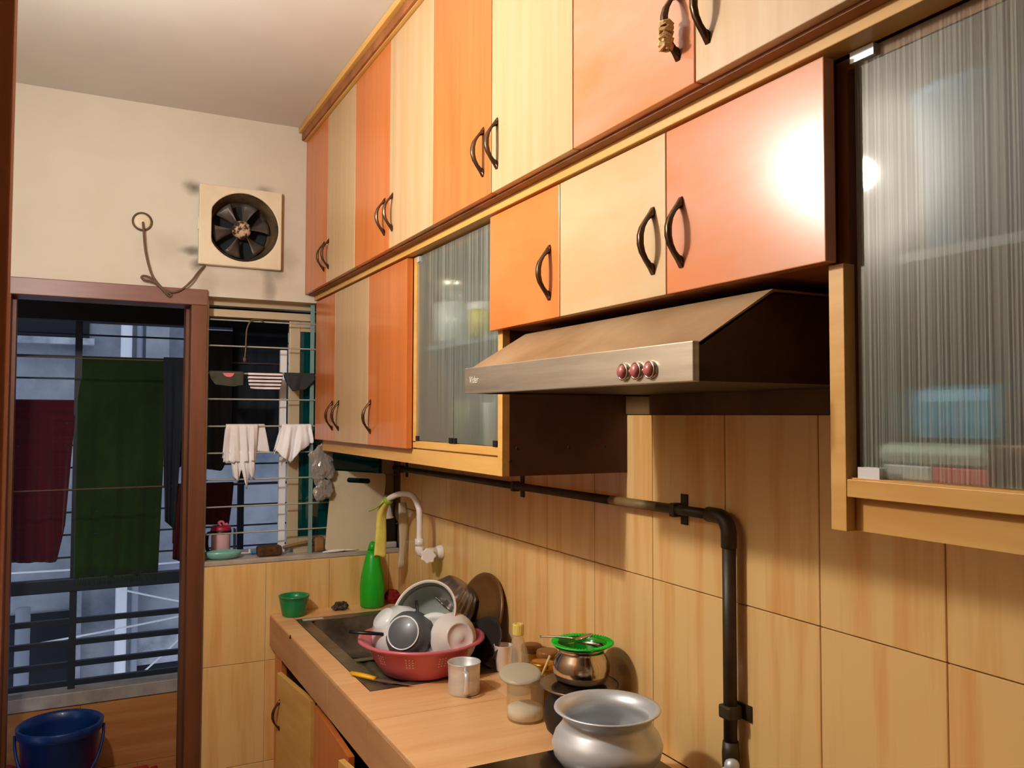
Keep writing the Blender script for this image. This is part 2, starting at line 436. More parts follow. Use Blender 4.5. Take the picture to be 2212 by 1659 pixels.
# band above the window, with the round-ish fan opening left square
box(bw, .43, .425 + .0051, Y0, Y1, 2.125, ZC)
box(bw, .43, XR + .1, Y0, Y1, 2.125, 2.262)
box(bw, .43, XR + .1, Y0, Y1, 2.552, ZC)
box(bw, .70, XR + .1, Y0, Y1, 2.262, 2.552)
wall_back = struct('wall_back', bw, 'paint', origin=(0, YB, 0))
wr = BM(); box(wr, XR + .006, XR + .15, -1.2, Y1, 0, ZC)
wall_right = struct('wall_right', wr, 'grout', origin=(XR, 0, 0))
wl = BM(); box(wl, XL - .1, XL, -1.2, Y0, 0, ZC)
struct('wall_left', wl, 'plain')
wf = BM(); box(wf, XL - .1, XR + .15, -1.3, -1.2, 0, ZC)
struct('wall_front', wf, 'plain')
struct('floor', B(XL - .1, XR + .15, -1.3, Y1, -.1, 0), 'floor')
struct('ceiling', B(XL - .1, XR + .15, -1.3, Y1, ZC, ZC + .12), 'ceil')

# tiles of the two tiled walls (each its own piece)
W, HT, GAP = .2595, .40, .0022
tmesh = {}
def tile_at(parent, plane, u0, u1, z0, z1):
    key = (plane, round(u1 - u0, 3), round(z1 - z0, 3))
    if key not in tmesh:
        bm = BM(); hu, hz = (u1 - u0) / 2 - GAP / 2, (z1 - z0) / 2 - GAP / 2
        if plane == 'x': box(bm, 0, .009, -hu, hu, -hz, hz)
        else: box(bm, -hu, hu, 0, .009, -hz, hz)
        bmesh.ops.recalc_face_normals(bm, faces=bm.faces)
        bmesh.ops.bevel(bm, geom=[e for e in bm.edges], offset=.0012, segments=1, affect='EDGES')
        me = bpy.data.meshes.new('tile'); bm.to_mesh(me); bm.free(); me.materials.append(M['tile']); tmesh[key] = me
    o = bpy.data.objects.new('tile', tmesh[key]); COL.objects.link(o); o.parent = parent
    c = Vector((XR, (u0 + u1) / 2, (z0 + z1) / 2)) if plane == 'x' else Vector(((u0 + u1) / 2, YB - .004, (z0 + z1) / 2))
    o.location = c - wloc(parent)
ys = [2.1823 + W * k for k in range(-9, 6)]
for z0, z1 in ((.85, 1.256), (1.256, 1.656)):
    for y0 in ys:
        y1 = min(y0 + W, YB - .005)
        if y1 - y0 > .03: tile_at(wall_right, 'x', y0, y1, z0, z1)
xs = [.6756 + W * k for k in range(-1, 3)]
for z0, z1 in ((.0, .2635), (.2635, .6635), (.6635, 1.055)):
    for x0 in xs:
        a, b = max(x0, .437), min(x0 + W, XR - .001)
        if b - a > .03: tile_at(wall_back, 'y', a, b, z0, z1)
# bare strip of wall above the tiles, behind the hood, greasy and painted
bb = obj('backboard', B(XR - .004, XR + .006, -.2, YB - .001, 1.657, 2.12), 'back', wall_right)

# ------------------------------------------------------------------ balcony door frame
d = thing('door_1', 'brown wooden frame of the open balcony doorway', 'door frame', (.05, YB, 0)); d['kind'] = 'structure'
obj('head', B(-.30, .432, YB - .02, YB + .13, 2.085, 2.148), 'doorwood2', d, bevel=.003)
obj('jamb', B(.372, .432, YB - .02, YB + .13, 0, 2.085), 'doorwood', d, bevel=.003)
obj('jamb', B(-.30, -.235, YB - .02, YB + .13, 0, 2.085), 'doorwood', d, bevel=.003)
obj('stop', B(.360, .372, YB + .05, YB + .13, 0, 2.085), 'doorwood', d)
obj('stop', B(-.235, -.222, YB + .05, YB + .13, 0, 2.085), 'doorwood', d)
obj('latch_plate', B(.371, .3735, YB, YB + .02, 1.10, 1.125), 'black', d)
# edge of the kitchen's own door standing open beside the camera
d2 = struct('door_2', B(XL + .005, -.068, .955, .99, 0, 2.62), 'doorlight', bevel=.002)
d2['label'] = 'tall brown door edge cut off at the left border of the picture'

# ------------------------------------------------------------------ kitchen window: sill, sliding frame, grill
win = thing('window_1', 'sliding window with beige frame behind a pale security grill', 'window', (.84, YB, 1.06)); win['kind'] = 'structure'
obj('sill', B(.437, XR, YB - .004, YB + .27, 1.056, 1.075), 'sill', win, bevel=.003)
yf = YB + .10
obj('track', B(.437, XR, yf - .03, yf + .03, 2.055, 2.085), 'alu', win)
obj('track', B(.437, XR, yf - .03, yf + .03, 2.100, 2.125), 'alu', win)
obj('track', B(.80, XR, yf - .03, yf + .03, 1.075, 1.10), 'alu', win)
sash = obj('sash', B(.776, .822, yf - .015, yf + .005, 1.10, 2.055), 'alu', win, bevel=.002)
obj('sash', B(.822, XR, yf - .015, yf + .005, 2.01, 2.055), 'alu', win)
obj('sash', B(.822, XR, yf - .015, yf + .005, 1.10, 1.14), 'alu', win)
obj('pane', B(.822, XR, yf - .008, yf - .003, 1.14, 2.01), 'teal', win)
obj('sash', B(.745, .772, yf + .012, yf + .03, 1.075, 1.93), 'pvc', win)
obj('sash', B(1.19, 1.243, yf - .02, yf + .03, 1.075, 2.055), 'alu', win)
gr = thing('window_grill', 'pale horizontal bar grill fixed across the kitchen window', 'grill', (.84, YB + .03, 1.075))
for z in (2.037, 1.932, 1.822, 1.717, 1.608, 1.500, 1.393, 1.285, 1.178):
    obj('rod', Tb([(.436, YB + .028, z), (XR, YB + .028, z)], .0032, 8), 'bar', gr, smooth=True)
obj('flat_bar', B(.852, .868, YB + .030, YB + .036, 1.075, 2.125), 'barteal', gr)
obj('flat_bar', B(.437, .443, YB + .022, YB + .036, 1.075, 2.125), 'bar', gr)

# ------------------------------------------------------------------ balcony
YG = 4.35
bal = struct('wall_balcony', B(-.75, 1.7, YG - .055, YG + .06, -.1, .345), 'grout')
o = obj('coping', B(-.75, 1.7, YG - .07, YG + .07, .345, .405), 'sill', bal, bevel=.004)
for z0, z1 in ((-.09, .045), (.045, .342)):
    for k in range(-1, 4):
        x0 = .02 + .46 * k if z0 > 0 else -.2 + .46 * k
        p = obj('tile', B(x0 + .001, x0 + .459, YG - .062, YG - .054, z0 + .001, z1 - .001), 'tileh', bal)
struct('floor_balcony', B(-.75, 1.7, Y1, YG + .06, -.2, -.1), 'floor')
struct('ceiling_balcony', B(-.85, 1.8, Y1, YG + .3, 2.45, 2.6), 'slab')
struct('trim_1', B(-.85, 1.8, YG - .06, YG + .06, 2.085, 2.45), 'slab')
struct('wall_balcony_left', B(-.85, -.75, Y1, YG + .06, -.2, 2.45), 'concrete')
struct('wall_balcony_right', B(1.7, 1.8, Y1, YG + .06, -.2, 2.45), 'concrete')
bg_ = thing('balcony_grill', 'dark metal railing and bar grill closing the balcony', 'grill', (.2, YG, .40))
obj('top_rail', B(-.74, 1.69, YG - .02, YG + .02, .845, .905), 'barblack', bg_, bevel=.004)
for z in (.43, .515, .612, .710):
    obj('rail', B(-.74, 1.69, YG - .012, YG + .012, z - .012, z + .012), 'barblack', bg_)
for x in (-.02, .713, 1.4):
    obj('post', B(x - .015, x + .015, YG - .013, YG + .013, .405, 2.14), 'barblack', bg_)
rod0 = obj('rod', Tb([(-.74, YG, 0), (1.69, YG, 0)], .0045, 6), 'barblack', bg_)
rod0.location = Vector((.475, YG, .995)) - wloc(bg_)
for k in range(1, 11): linkcopy(rod0, bg_, Vector((.475, YG, .995 + .1025 * k)) - wloc(bg_))

# the neighbour's rendered wall across the gap
nb = thing('neighbour_wall', 'grey rendered wall of the neighbouring building seen through the doorway', 'building', (.3, 6.0, -2)); nb['kind'] = 'structure'
obj('render', B(-5, 6, 6.0, 6.2, -2.5, 4.2), 'concrete', nb)
obj('pilaster', B(.36, .50, 5.9, 6.0, 1.6, 4.2), 'concrete', nb)
f = obj('window', B(-1.4, .03, 5.985, 6.0, 2.14, 3.3), 'darkopen', nb)
obj('ledge', B(-1.4, .06, 5.93, 6.0, 2.10, 2.14), 'concretel', nb)
obj('opening', B(-1.2, -.02, 5.985, 6.0, -.8, .42), 'darkopen', nb)
obj('opening', B(.33, .9, 5.985, 6.0, -.9, .03), 'darkopen', nb)
obj('patch', B(.33, .9, 5.97, 6.0, .03, .22), 'concretel', nb)
obj('beam', B(-.02, .02, 5.93, 6.0, -.9, .9), 'concrete', nb)
obj('drainpipe', Tb([(.245, 5.92, -2.4), (.245, 5.92, 4.1)], .034, 14), 'pvc', nb, smooth=True)
obj('drainpipe', Tb([(.325, 5.93, -2.4), (.325, 5.93, 4.1)], .02, 12), 'pvcg', nb, smooth=True)
obj('drainpipe', Tb([(-.30, 5.8, -2.4), (-.29, 5.8, .5)], .04, 12), 'pvcg', nb, smooth=True)
for a, b, l in (((-.5, 5.7, .73), (1.4, 5.7, .75), 'upper level pale cable strung outside just below the balcony top rail'), ((-.5, 5.6, .30), (1.4, 5.6, .52), 'pale cable outside rising gently behind the middle railing bars'),
             ((.1, 5.5, -.1), (.9, 5.5, .62), 'pale cable outside rising steeply to the right across the white drainpipe'), ((.24, 5.8, .56), (1.0, 5.8, .37), 'pale cable outside sloping down to the right from the white drainpipe')):
    tag(obj('wire', Tb(smoothpath([a, ((a[0] + b[0]) / 2, a[1], (a[2] + b[2]) / 2 - .02), b], 6), .0055, 6), 'pvc'), l, 'cable', 'cables outside the balcony')

# ------------------------------------------------------------------ cloth hung over a rod
def cloth(name, label, cat, m, xs_top, zt, y, bottom, back=.5, amp=.006, folds=4, nx=28, nz=18, shift=0., seed=0, jag=0., group=None, solid=.0025):
    """front flap and shorter back flap over a rod at (y, zt); bottom = [(s, x, z)...] outline of the front hem"""
    rnd = random.Random(seed); bm = BM(); rows = []
    ph = [rnd.uniform(0, 6) for _ in range(3)]
    def hem(s):
        for (s0, x0, z0), (s1, x1, z1) in zip(bottom, bottom[1:]):
            if s <= s1 or s1 == bottom[-1][0]:
                t = max(0, min(1, (s - s0) / (s1 - s0))); return x0 + (x1 - x0) * t, z0 + (z1 - z0) * t
    x0, x1 = xs_top
    def fold(s, t):
        a = amp * (.25 + .75 * min(1, t * 1.6))
        return a * (math.sin(2 * PI * folds * s + ph[0] + t * .8) + .5 * math.sin(2 * PI * folds * 2.3 * s + ph[1]) + .3 * math.sin(5 * t + ph[2]))
    seq = [('b', i / 7) for i in range(7, 0, -1)] + [('t', -1), ('t', 0), ('t', 1)] + [('f', i / nz) for i in range(1, nz + 1)]
    for kind, t in seq:
        row = []
        for i in range(nx + 1):
            s = i / nx; xt = x0 + (x1 - x0) * s; xb, zb = hem(s)
            zb += jag * rnd.uniform(-1, 1) if (kind == 'f' and t == 1) else 0
            if kind == 't':
                yy = y + (.0065 if t < 0 else (-.0065 if t > 0 else 0)); p = (xt, yy, zt + (.0075 if t == 0 else .004))
            elif kind == 'f':
                p = (xt + (xb - xt) * t, y - .0075 - abs(amp) * .8 * min(1, 2 * t) - fold(s, t), zt + (zb - zt) * t)
            else:
                p = (xt + (xb - xt) * t * back, y + .0085 + abs(amp) * .5 + fold(s + .3, t) * .5, zt + (zb - zt) * t * back)
            row.append(bm.verts.new(p))
        rows.append(row)
    for a, b in zip(rows, rows[1:]):
        for i in range(nx): bm.faces.new((a[i], a[i + 1], b[i + 1], b[i]))
    o = obj(name, bm, m, smooth=True, solid=solid)
    return tag(o, label, cat, group)

yr = YB + .028
cloth('white_cloth', 'white rag bunched in long folds on the window grill, left of two', 'cloth', 'clothw', (.515, .640), 1.608, yr,
      [(0, .503, 1.465), (.45, .585, 1.462), (.75, .612, 1.47), (1, .632, 1.46)], .9, .011, 3.5, seed=3, jag=.004)
o_ = cloth('white_rag', 'torn pale rag hanging lowest on the window grill behind the folds', 'cloth', 'clothw', (.53, .625), 1.500, yr - .004,
      [(0, .545, 1.405), (.3, .565, 1.385), (.42, .575, 1.44), (.55, .596, 1.345), (.7, .606, 1.42), (.85, .618, 1.395), (1, .63, 1.43)], .3, .008, 3, seed=5)
cloth('white_cloth', 'white triangular cloth flap beside the bunched rag on the grill', 'cloth', 'clothw', (.628, .668), 1.608, yr + .012,
      [(0, .60, 1.51), (1, .689, 1.50)], .4, .003, 1, seed=8, nx=10)
cloth('white_cloth', 'bright white undergarment hung on the window grill, right of two', 'cloth', 'cloth2', (.735, .858), 1.608, yr,
      [(0, .705, 1.49), (.1, .712, 1.51), (.2, .735, 1.48), (.5, .775, 1.455), (.65, .80, 1.50), (.8, .845, 1.525), (1, .862, 1.54)], .9, .012, 2.5, seed=12, jag=.003)
cloth('striped_cloth', 'small black and white striped cloth folded over a grill rod', 'cloth', M['stripe'], (.597, .737), 1.822, yr,
      [(0, .603, 1.775), (.15, .606, 1.762), (.5, .66, 1.757), (.85, .722, 1.757), (1, .729, 1.775)], .9, .003, 1.5, seed=2)
c1 = cloth('dark_cloth', 'dark olive cloth with a pink patch folded over a grill rod', 'cloth', 'olive', (.447, .580), 1.822, yr,
      [(0, .452, 1.80), (.3, .47, 1.775), (.7, .54, 1.768), (1, .578, 1.775)], .9, .003, 1.5, seed=4)
pp = obj('pink_print', prism(BM(), [(.497, 1.822), (.503, 1.812), (.514, 1.806), (.528, 1.806), (.537, 1.812), (.542, 1.822)], 'y', yr - .0165, yr - .0155), 'pinkprint', c1)
cloth('dark_cloth', 'charcoal cloth folded over a grill rod next to the cabinet', 'cloth', 'charcoal', (.742, .868), 1.822, yr,
      [(0, .752, 1.79), (.35, .775, 1.752), (.7, .83, 1.762), (1, .866, 1.80)], .9, .004, 1.5, seed=6)
# laundry on the balcony grill
cloth('red_towel', 'long crimson checked towel hanging on the balcony grill', 'towel', 'redc', (-.30, -.025), 1.713, YG,
      [(0, -.30, .995), (.75, -.09, .985), (1, -.06, 1.15)], .8, .012, 3, nx=30, nz=24, seed=21)
g = cloth('green_towel', 'long dark green fringed towel hanging on the balcony grill', 'towel', 'greent', (-.02, .365), 1.917, YG,
      [(0, -.02, .905), (1, .335, .90)], .85, .010, 3, nx=34, nz=24, seed=22)
fb = BM()
for k in range(40):
    x = -.015 + .348 * k / 39
    tube(fb, [(x, YG - .018, .91), (x + random.uniform(-.006, .006), YG - .022, .872 + random.uniform(-.006, .006))], .0022, 4)
fo = obj('fringe', fb, 'greent', g); fo['kind'] = 'stuff'
YL = 3.98
cloth('dark_garment', 'dark grey garment on the balcony line right of the green towel', 'garment', 'navy', (.315, .455), 1.90, YL,
      [(0, .33, 1.19), (.5, .37, 1.15), (.75, .385, 1.42), (1, .44, 1.44)], .8, .012, 2, seed=31)
cloth('dark_garment', 'long black garment hanging outside the window, upper left', 'garment', 'charcoal', (.45, .605), 2.03, YL,
      [(0, .45, 1.42), (.7, .565, 1.40), (1, .605, 1.50)], .9, .01, 2, seed=33)
cloth('dark_garment', 'dark slate garment hanging outside the window behind the striped cloth', 'garment', 'navy', (.610, .86), 2.05, YL + .02,
      [(0, .61, 1.50), (1, .86, 1.47)], .9, .01, 2, seed=35)
cloth('maroon_garment', 'dark maroon garment hanging low behind the doorway post', 'garment', 'maroon', (.37, .62), 1.34, YL,
      [(0, .365, 1.02), (.35, .41, 1.0), (.5, .48, 1.16), (1, .60, 1.16)], .8, .012, 2, seed=36)
tag(obj('clothes_line', Tb([(-.75, YL, 1.893), (1.7, YL, 1.893)], .003, 6), 'wire'), 'thin clothes line stretched across the balcony', 'line')
tag(obj('clothes_line', Tb([(-.75, YL, 1.335), (1.7, YL, 1.345)], .003, 6), 'wire'), 'lower clothes line on the balcony carrying the maroon garment', 'line')

# bucket, red stool and basin on the balcony floor
bk = thing('bucket', 'blue plastic bucket standing on the balcony', 'bucket', (-.055, 4.0, -.1))
obj('body', Lt([(0, 0), (.115, 0), (.12, .012), (.150, .43), (.160, .435), (.164, .468), (.158, .472), (.147, .464), (.141, .43), (.112, .02), (0, .02)], 44), 'bucket', bk, smooth=True, local=True)
hp = [(.164 * math.cos(a), .164 * math.sin(a) - .0, .44 - .20 * math.sin((a - PI) if a > PI else a)) for a in [PI + PI * k / 20 for k in range(21)]]
obj('handle', Tb(hp, .006, 8), 'bucket', bk, smooth=True, local=True)
st = thing('red_dustpan', 'red plastic dustpan lying beside the blue bucket', 'dustpan', (.19, 4.05, -.1))
obj('pan', B(.12, .30, 3.98, 4.20, .02, .06), 'redpl', st, bevel=.008)
obj('handle', Tb([(.15, 4.05, .05), (.33, 4.1, .07)], .016, 12), 'redpl', st, smooth=True)
obj('stand', B(.14, .28, 4.0, 4.18, -.1, .02), 'redpl', st, bevel=.004)
tag(obj('red_ball', Lt([(.05 * math.sin(PI * k / 14), .05 - .05 * math.cos(PI * k / 14)) for k in range(15)], 24, TR((-.245, 4.02, .12))), 'redpl', smooth=True),
    'small red round object left of the blue bucket', 'ball')
tag(obj('crate', B(-.34, -.20, 3.93, 4.11, -.1, .12), 'darkopen', bevel=.006), 'dark crate at the left of the balcony under a red ball', 'crate')

# ------------------------------------------------------------------ D handles
def handle_mesh():
    h = .0605
    outer = [(0, -h), (.008, -.048), (.017, -.036), (.0265, -.022), (.031, -.008), (.031, .008), (.0265, .022), (.017, .036), (.008, .048), (0, h)]
    inner = [(0, .040), (.007, .0385), (.0135, .032), (.0195, .021), (.0225, .008), (.0225, -.008), (.0195, -.021), (.0135, -.032), (.007, -.0385), (0, -.040)]
    bm = BM()
    for s in (-1, 1):
        pass
    n = len(outer); wv = []
    for yy in (-.0068, .0068):
        wv.append(([bm.verts.new((-u, yy, v)) for u, v in outer], [bm.verts.new((-u, yy, v)) for u, v in inner[::-1]]))
    for (o_, i_) in wv:
        for k in range(n - 1): bm.faces.new((o_[k], o_[k + 1], i_[k + 1], i_[k]))
    for side in (0, 1):
        a, b = wv[0][side], wv[1][side]
        for k in range(n - 1): bm.faces.new((a[k], a[k + 1], b[k + 1], b[k]))
    for k in (0, n - 1):
        bm.faces.new((wv[0][0][k], wv[0][1][k], wv[1][1][k], wv[1][0][k]))
    bmesh.ops.recalc_face_normals(bm, faces=bm.faces)
    bmesh.ops.bevel(bm, geom=[e for e in bm.edges if e.calc_face_angle(0) > .6], offset=.0022, segments=2, affect='EDGES')
    me = bpy.data.meshes.new('handle'); bm.to_mesh(me); bm.free(); me.materials.append(M['bronze'])
    for p in me.polygons: p.use_smooth = True
    return me
HM = handle_mesh()
def handle(door, y, z, x=None, label=None):
    o = bpy.data.objects.new('handle', HM); COL.objects.link(o); o.parent = door
    o.location = Vector((x if x is not None else XU, y, z)) - wloc(door)
    return o

# ------------------------------------------------------------------ wall cabinets, upper row
YU = [3.482, 3.130, 2.767, 2.405, 2.048, 1.693, 1.337, .982, .627]
UL = ['tall upper cabinet nearest the back wall with an orange and a cream door',
      'tall upper cabinet second from the back wall with an orange and a cream door',
      'tall upper cabinet above the small glass cabinet with an orange and a cream door',
      'tall upper cabinet above the hood, its left handle wrapped in peeling tape']
ZU0, ZU1 = 2.159, 2.803
for u in range(4):
    y1, ym, y0 = YU[2 * u], YU[2 * u + 1], YU[2 * u + 2]
    c = thing('wall_cabinet', UL[u], 'cabinet', (1.03, ym, ZU0), 'tall wall cabinets of the upper row')
    b = BM()
    box(b, XU + .02, XR, y0 + .0005, y0 + .016, ZU0, ZU1); box(b, XU + .02, XR, y1 - .016, y1 - .0005, ZU0, ZU1)
    box(b, XU + .02, XR, y0 + .016, y1 - .016, ZU0, ZU0 + .016); box(b, XU + .02, XR, y0 + .016, y1 - .016, ZU1 - .016, ZU1)
    box(b, XR - .012, XR - .005, y0 + .016, y1 - .016, ZU0 + .016, ZU1 - .016)
    obj('body', b, 'brownply', c)
    dl = obj('door', B(XU, XU + .018, ym + .0018, y1 - .0018, ZU0 - .001, ZU1 - .003), 'orange' if u < 3 else 'glarepink', c, bevel=.0015)
    dr = obj('door', B(XU, XU + .018, y0 + .0018, ym - .0018, ZU0 - .001, ZU1 - .003), 'cream', c, bevel=.0015)
    lab(dl, 'orange door'); lab(dr, 'cream door')
    hl = handle(dl, ym + (.043 if u < 3 else .04), 2.265); handle(dr, ym - (.03 if u else .024), 2.264)
    if u == 3:
        # peeling masking tape around the handle
        tb = BM(); rr = random.Random(4)
        for k in range(9):
            z = 2.222 + .005 * k
            pts = [(XU - .024 + .0105 * math.cos(a) * rr.uniform(.7, 1.05), ym + .04 + .0105 * math.sin(a) * rr.uniform(.7, 1.1), z + rr.uniform(-.003, .003)) for a in [2 * PI * j / 8 for j in range(9)]]
            tube(tb, pts, .0032, 5, cap=False)
        tp = obj('tape', tb, 'tape', dl)
lt = thing('trim_2', 'stepped beech moulding along the ceiling above the tall cabinets', 'moulding', (.9, 2, 2.80)); lt['kind'] = 'structure'
obj('ledge', B(.783, XR, .0, YB - .001, 2.836, 2.859), 'beech', lt, bevel=.002)
obj('fascia', B(.797, .84, .0, YB - .001, 2.806, 2.836), 'brownply', lt, bevel=.002)
obj('bead', B(.806, .84, .0, YB - .001, 2.803, 2.8065), 'beech', lt)
rl = thing('trim_3', 'beech rail between the upper and the lower row of cabinets', 'moulding', (.9, 2, 2.13)); rl['kind'] = 'structure'
obj('rail', B(.858, .90, -.1, YB - .001, 2.1345, 2.1575), 'beech', rl, bevel=.0015)
obj('rail_top', B(.835, XR, -.1, YB - .001, 2.1535, 2.1585), 'brownply', rl)

# ------------------------------------------------------------------ wall cabinets, lower row
ZL0, ZL1 = 1.553, 2.132
def carcass(c, y0, y1, z0, z1, x0, m='brownply', inner=None, front=None):
    b = BM()
    box(b, x0, XR - .001, y0, y0 + .018, z0, z1); box(b, x0, XR - .001, y1 - .018, y1, z0, z1)
    box(b, x0, XR - .001, y0 + .018, y1 - .018, z1 - .016, z1); box(b, x0, XR - .001, y0 + .018, y1 - .018, z0, z0 + .018)
    box(b, XR - .012, XR - .005, y0 + .018, y1 - .018, z0 + .018, z1 - .016)
    return obj('body', b, m, c)
c = thing('wall_cabinet', 'lower wall cabinet against the back wall with an orange and a cream door', 'cabinet', (1.05, 3.12, ZL0), 'lower row of wall cabinets')
carcass(c, 2.757, 3.480, ZL0, ZL1, .888)
da = obj('door', B(XD, XD + .018, 3.180, 3.478, ZL0, ZL1 - .003), 'orange', c, bevel=.0015)
db = obj('door', B(XD, XD + .018, 2.7575, 3.1765, ZL0, ZL1 - .003), 'cream', c, bevel=.0015)
lab(da, 'orange door'); lab(db, 'cream door')
handle(da, 3.205, 1.652, XD); handle(db, 3.115, 1.652, XD)
c = thing('wall_cabinet', 'lower wall cabinet with a single glossy orange door beside the small glass cabinet', 'cabinet', (1.05, 2.56, ZL0), 'lower row of wall cabinets')
carcass(c, 2.372, 2.755, ZL0, ZL1, .888)
dc = obj('door', B(XD, XD + .02, 2.374, 2.7535, ZL0, ZL1 - .003), 'orange', c, bevel=.0015)
handle(dc, 2.722, 1.648, XD)
# continuous valance under the left cabinets
struct('trim_4', B(.889, .905, 1.792, 3.44, 1.508, 1.552), 'beech')

def glass_cabinet(label, y0, y1, z0, doors, xf, left_stile, wd):
    c = thing('glass_cabinet', label, 'cabinet', (1.05, (y0 + y1) / 2, z0))
    obj('side_panel', B(xf + .02, XR - .001, y1 - .018, y1, z0, ZL1), 'brownply', c)
    obj('side_panel', B(xf + .02, XR - .001, y0, y0 + .018, z0, ZL1), 'darkply', c)
    obj('top_panel', B(xf + .02, XR - .001, y0 + .018, y1 - .018, ZL1 - .016, ZL1), 'brownply', c)
    obj('shelf', B(xf + .006, XR - .006, y0 + .018, y1 - .018, 1.553, 1.572), 'beech', c)
    obj('shelf', B(xf + .05, XR - .012, y0 + .018, y1 - .018, 1.848, 1.860), 'pvcg', c)
    obj('back_panel', B(XR - .011, XR - .006, y0 + .018, y1 - .018, 1.572, ZL1 - .016), 'inside', c)
    return c
XF = .885
gc = glass_cabinet('small wall cabinet with two ribbed glass doors left of the hood', 1.768, 2.371, 1.508, 2, XF, True, .3)
obj('stile', B(XF, XF + .02, 1.768, 1.792, 1.508, 1.856), 'beech', gc, bevel=.001)
obj('stile', B(XF + .001, XF + .02, 2.346, 2.371, 1.572, ZL1 - .001), 'beech', gc, bevel=.001)
obj('rail', B(XF + .001, XF + .02, 1.792, 2.371, 1.556, 1.577), 'beech', gc, bevel=.001)
for (a, b_) in ((2.068, 2.343), (1.795, 2.064)):
    p = obj('glass_door', B(XF + .003, XF + .008, a, b_, 1.579, 2.128), 'ribbed', gc)
    for yy in (a, b_ - .022):
        obj('clip', B(XF - .001, XF + .011, yy, yy + .022, 1.577, 1.592), 'black', p)
    obj('clip', B(XF - .001, XF + .011, (b_ - .02) if a > 2 else a, b_ if a > 2 else a + .02, 2.112, 2.128), 'alum', p)
for (x_, z_) in ((.926, 1.574), (.908, 1.544), (1.07, 1.574), (1.176, 1.575)):
    obj('screw', Lt([(0, .0015), (.004, .001), (.0045, 0)], 12, TR((x_, 1.768, z_), (0, -1, 0))), 'soot', gc)
gr2 = glass_cabinet('large wall cabinet with a ribbed glass door right of the hood', -.12, .793, 1.502, 1, XF, True, .6)
obj('stile', B(XF, XF + .021, .768, .793, 1.502, 1.853), 'beech', gr2, bevel=.001)
obj('rail', B(XF + .001, XF + .022, -.12, .768, 1.547, 1.570), 'beech', gr2, bevel=.001)
obj('valance', B(XF + .016, XF + .03, -.12, .766, 1.503, 1.547), 'beech', gr2)
p = obj('glass_door', B(XF + .017, XF + .022, .30, .760, 1.573, 2.132), 'ribbed', gr2)
obj('clip', B(XF + .010, XF + .026, .725, .758, 1.571, 1.586), 'alum', p)
obj('clip', B(XF + .010, XF + .026, .725, .762, 2.118, 2.133), 'alum', p)
p = obj('glass_door', B(XF + .017, XF + .022, -.10, .296, 1.573, 2.132), 'ribbed', gr2)

# cabinet above the hood
hc = thing('wall_cabinet', 'low wide wall cabinet above the hood with three doors', 'cabinet', (1.05, 1.29, 1.856), 'lower row of wall cabinets')
carcass(hc, .797, 1.80, 1.856, ZL1, .887)
HD = [(1.4685, 1.797, 'oranged', 'orange door', 1.509), (1.1175, 1.4655, 'creamd', 'cream door', 1.152), (.779, 1.1145, 'glarepink', 'orange door with glare put into its colour', 1.076)]
for (a, b_, m, l, hy) in HD:
    dd = lab(obj('door', B(XD, XD + .02, a, b_, 1.855, ZL1 - .002), m, hc, bevel=.0015), l)
    handle(dd, hy, 1.952, XD)

# ------------------------------------------------------------------ range hood
hd = thing('range_hood', 'greasy stainless range hood with three round pink buttons', 'range hood', (1.0, 1.285, 1.70))
HX, HB = .745, XR - .006
y0, y1 = .903, 1.673
obj('front_panel', B(HX, HX + .012, y0, y1, 1.699, 1.7555), 'steel', hd, bevel=.0015)
cp = BM()
prof = [(HX + .012, 1.7545), (.895, 1.838), (HB, 1.838), (HB, 1.832), (.897, 1.832), (HX + .014, 1.749)]
prism(cp, prof, 'y', y0 + .001, y1 - .001)
obj('canopy', cp, 'hoodtop', hd)
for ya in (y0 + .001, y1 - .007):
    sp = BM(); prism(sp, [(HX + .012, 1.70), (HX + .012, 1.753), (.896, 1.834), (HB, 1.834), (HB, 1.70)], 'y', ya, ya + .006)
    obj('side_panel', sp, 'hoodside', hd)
obj('filter', B(HX + .012, HB, y0 + .007, y1 - .007, 1.704, 1.712), 'soot', hd)
for yy in (1.065, 1.031, .997):
    bt = obj('button', Lt([(0, .011), (.008, .010), (.0105, .006), (.011, 0)], 24, TR((HX, yy, 1.7195), (-1, 0, 0))), 'rubber', hd, smooth=True)
    obj('bezel', Lt([(.0105, .0), (.0105, .006), (.0135, .005), (.0145, 0)], 24, TR((HX, yy, 1.7195), (-1, 0, 0))), 'shiny', bt, smooth=True)
fc = bpy.data.curves.new('logo', 'FONT'); fc.body = 'Vider'; fc.size = .021; fc.extrude = .0003; fc.shear = .15
ft = bpy.data.objects.new('logo_text', fc); COL.objects.link(ft)
lm_ = bpy.data.meshes.new_from_object(ft.evaluated_get(bpy.context.evaluated_depsgraph_get()))
bpy.data.objects.remove(ft)
fo = bpy.data.objects.new('logo', lm_); COL.objects.link(fo); fo.parent = hd; lm_.materials.clear(); lm_.materials.append(M['paper'])
fo.location = Vector((HX - .0004, 1.648, 1.722)) - wloc(hd)
fo.rotation_euler = (PI / 2, 0, -PI / 2); fo['label'] = 'small pale script logo'

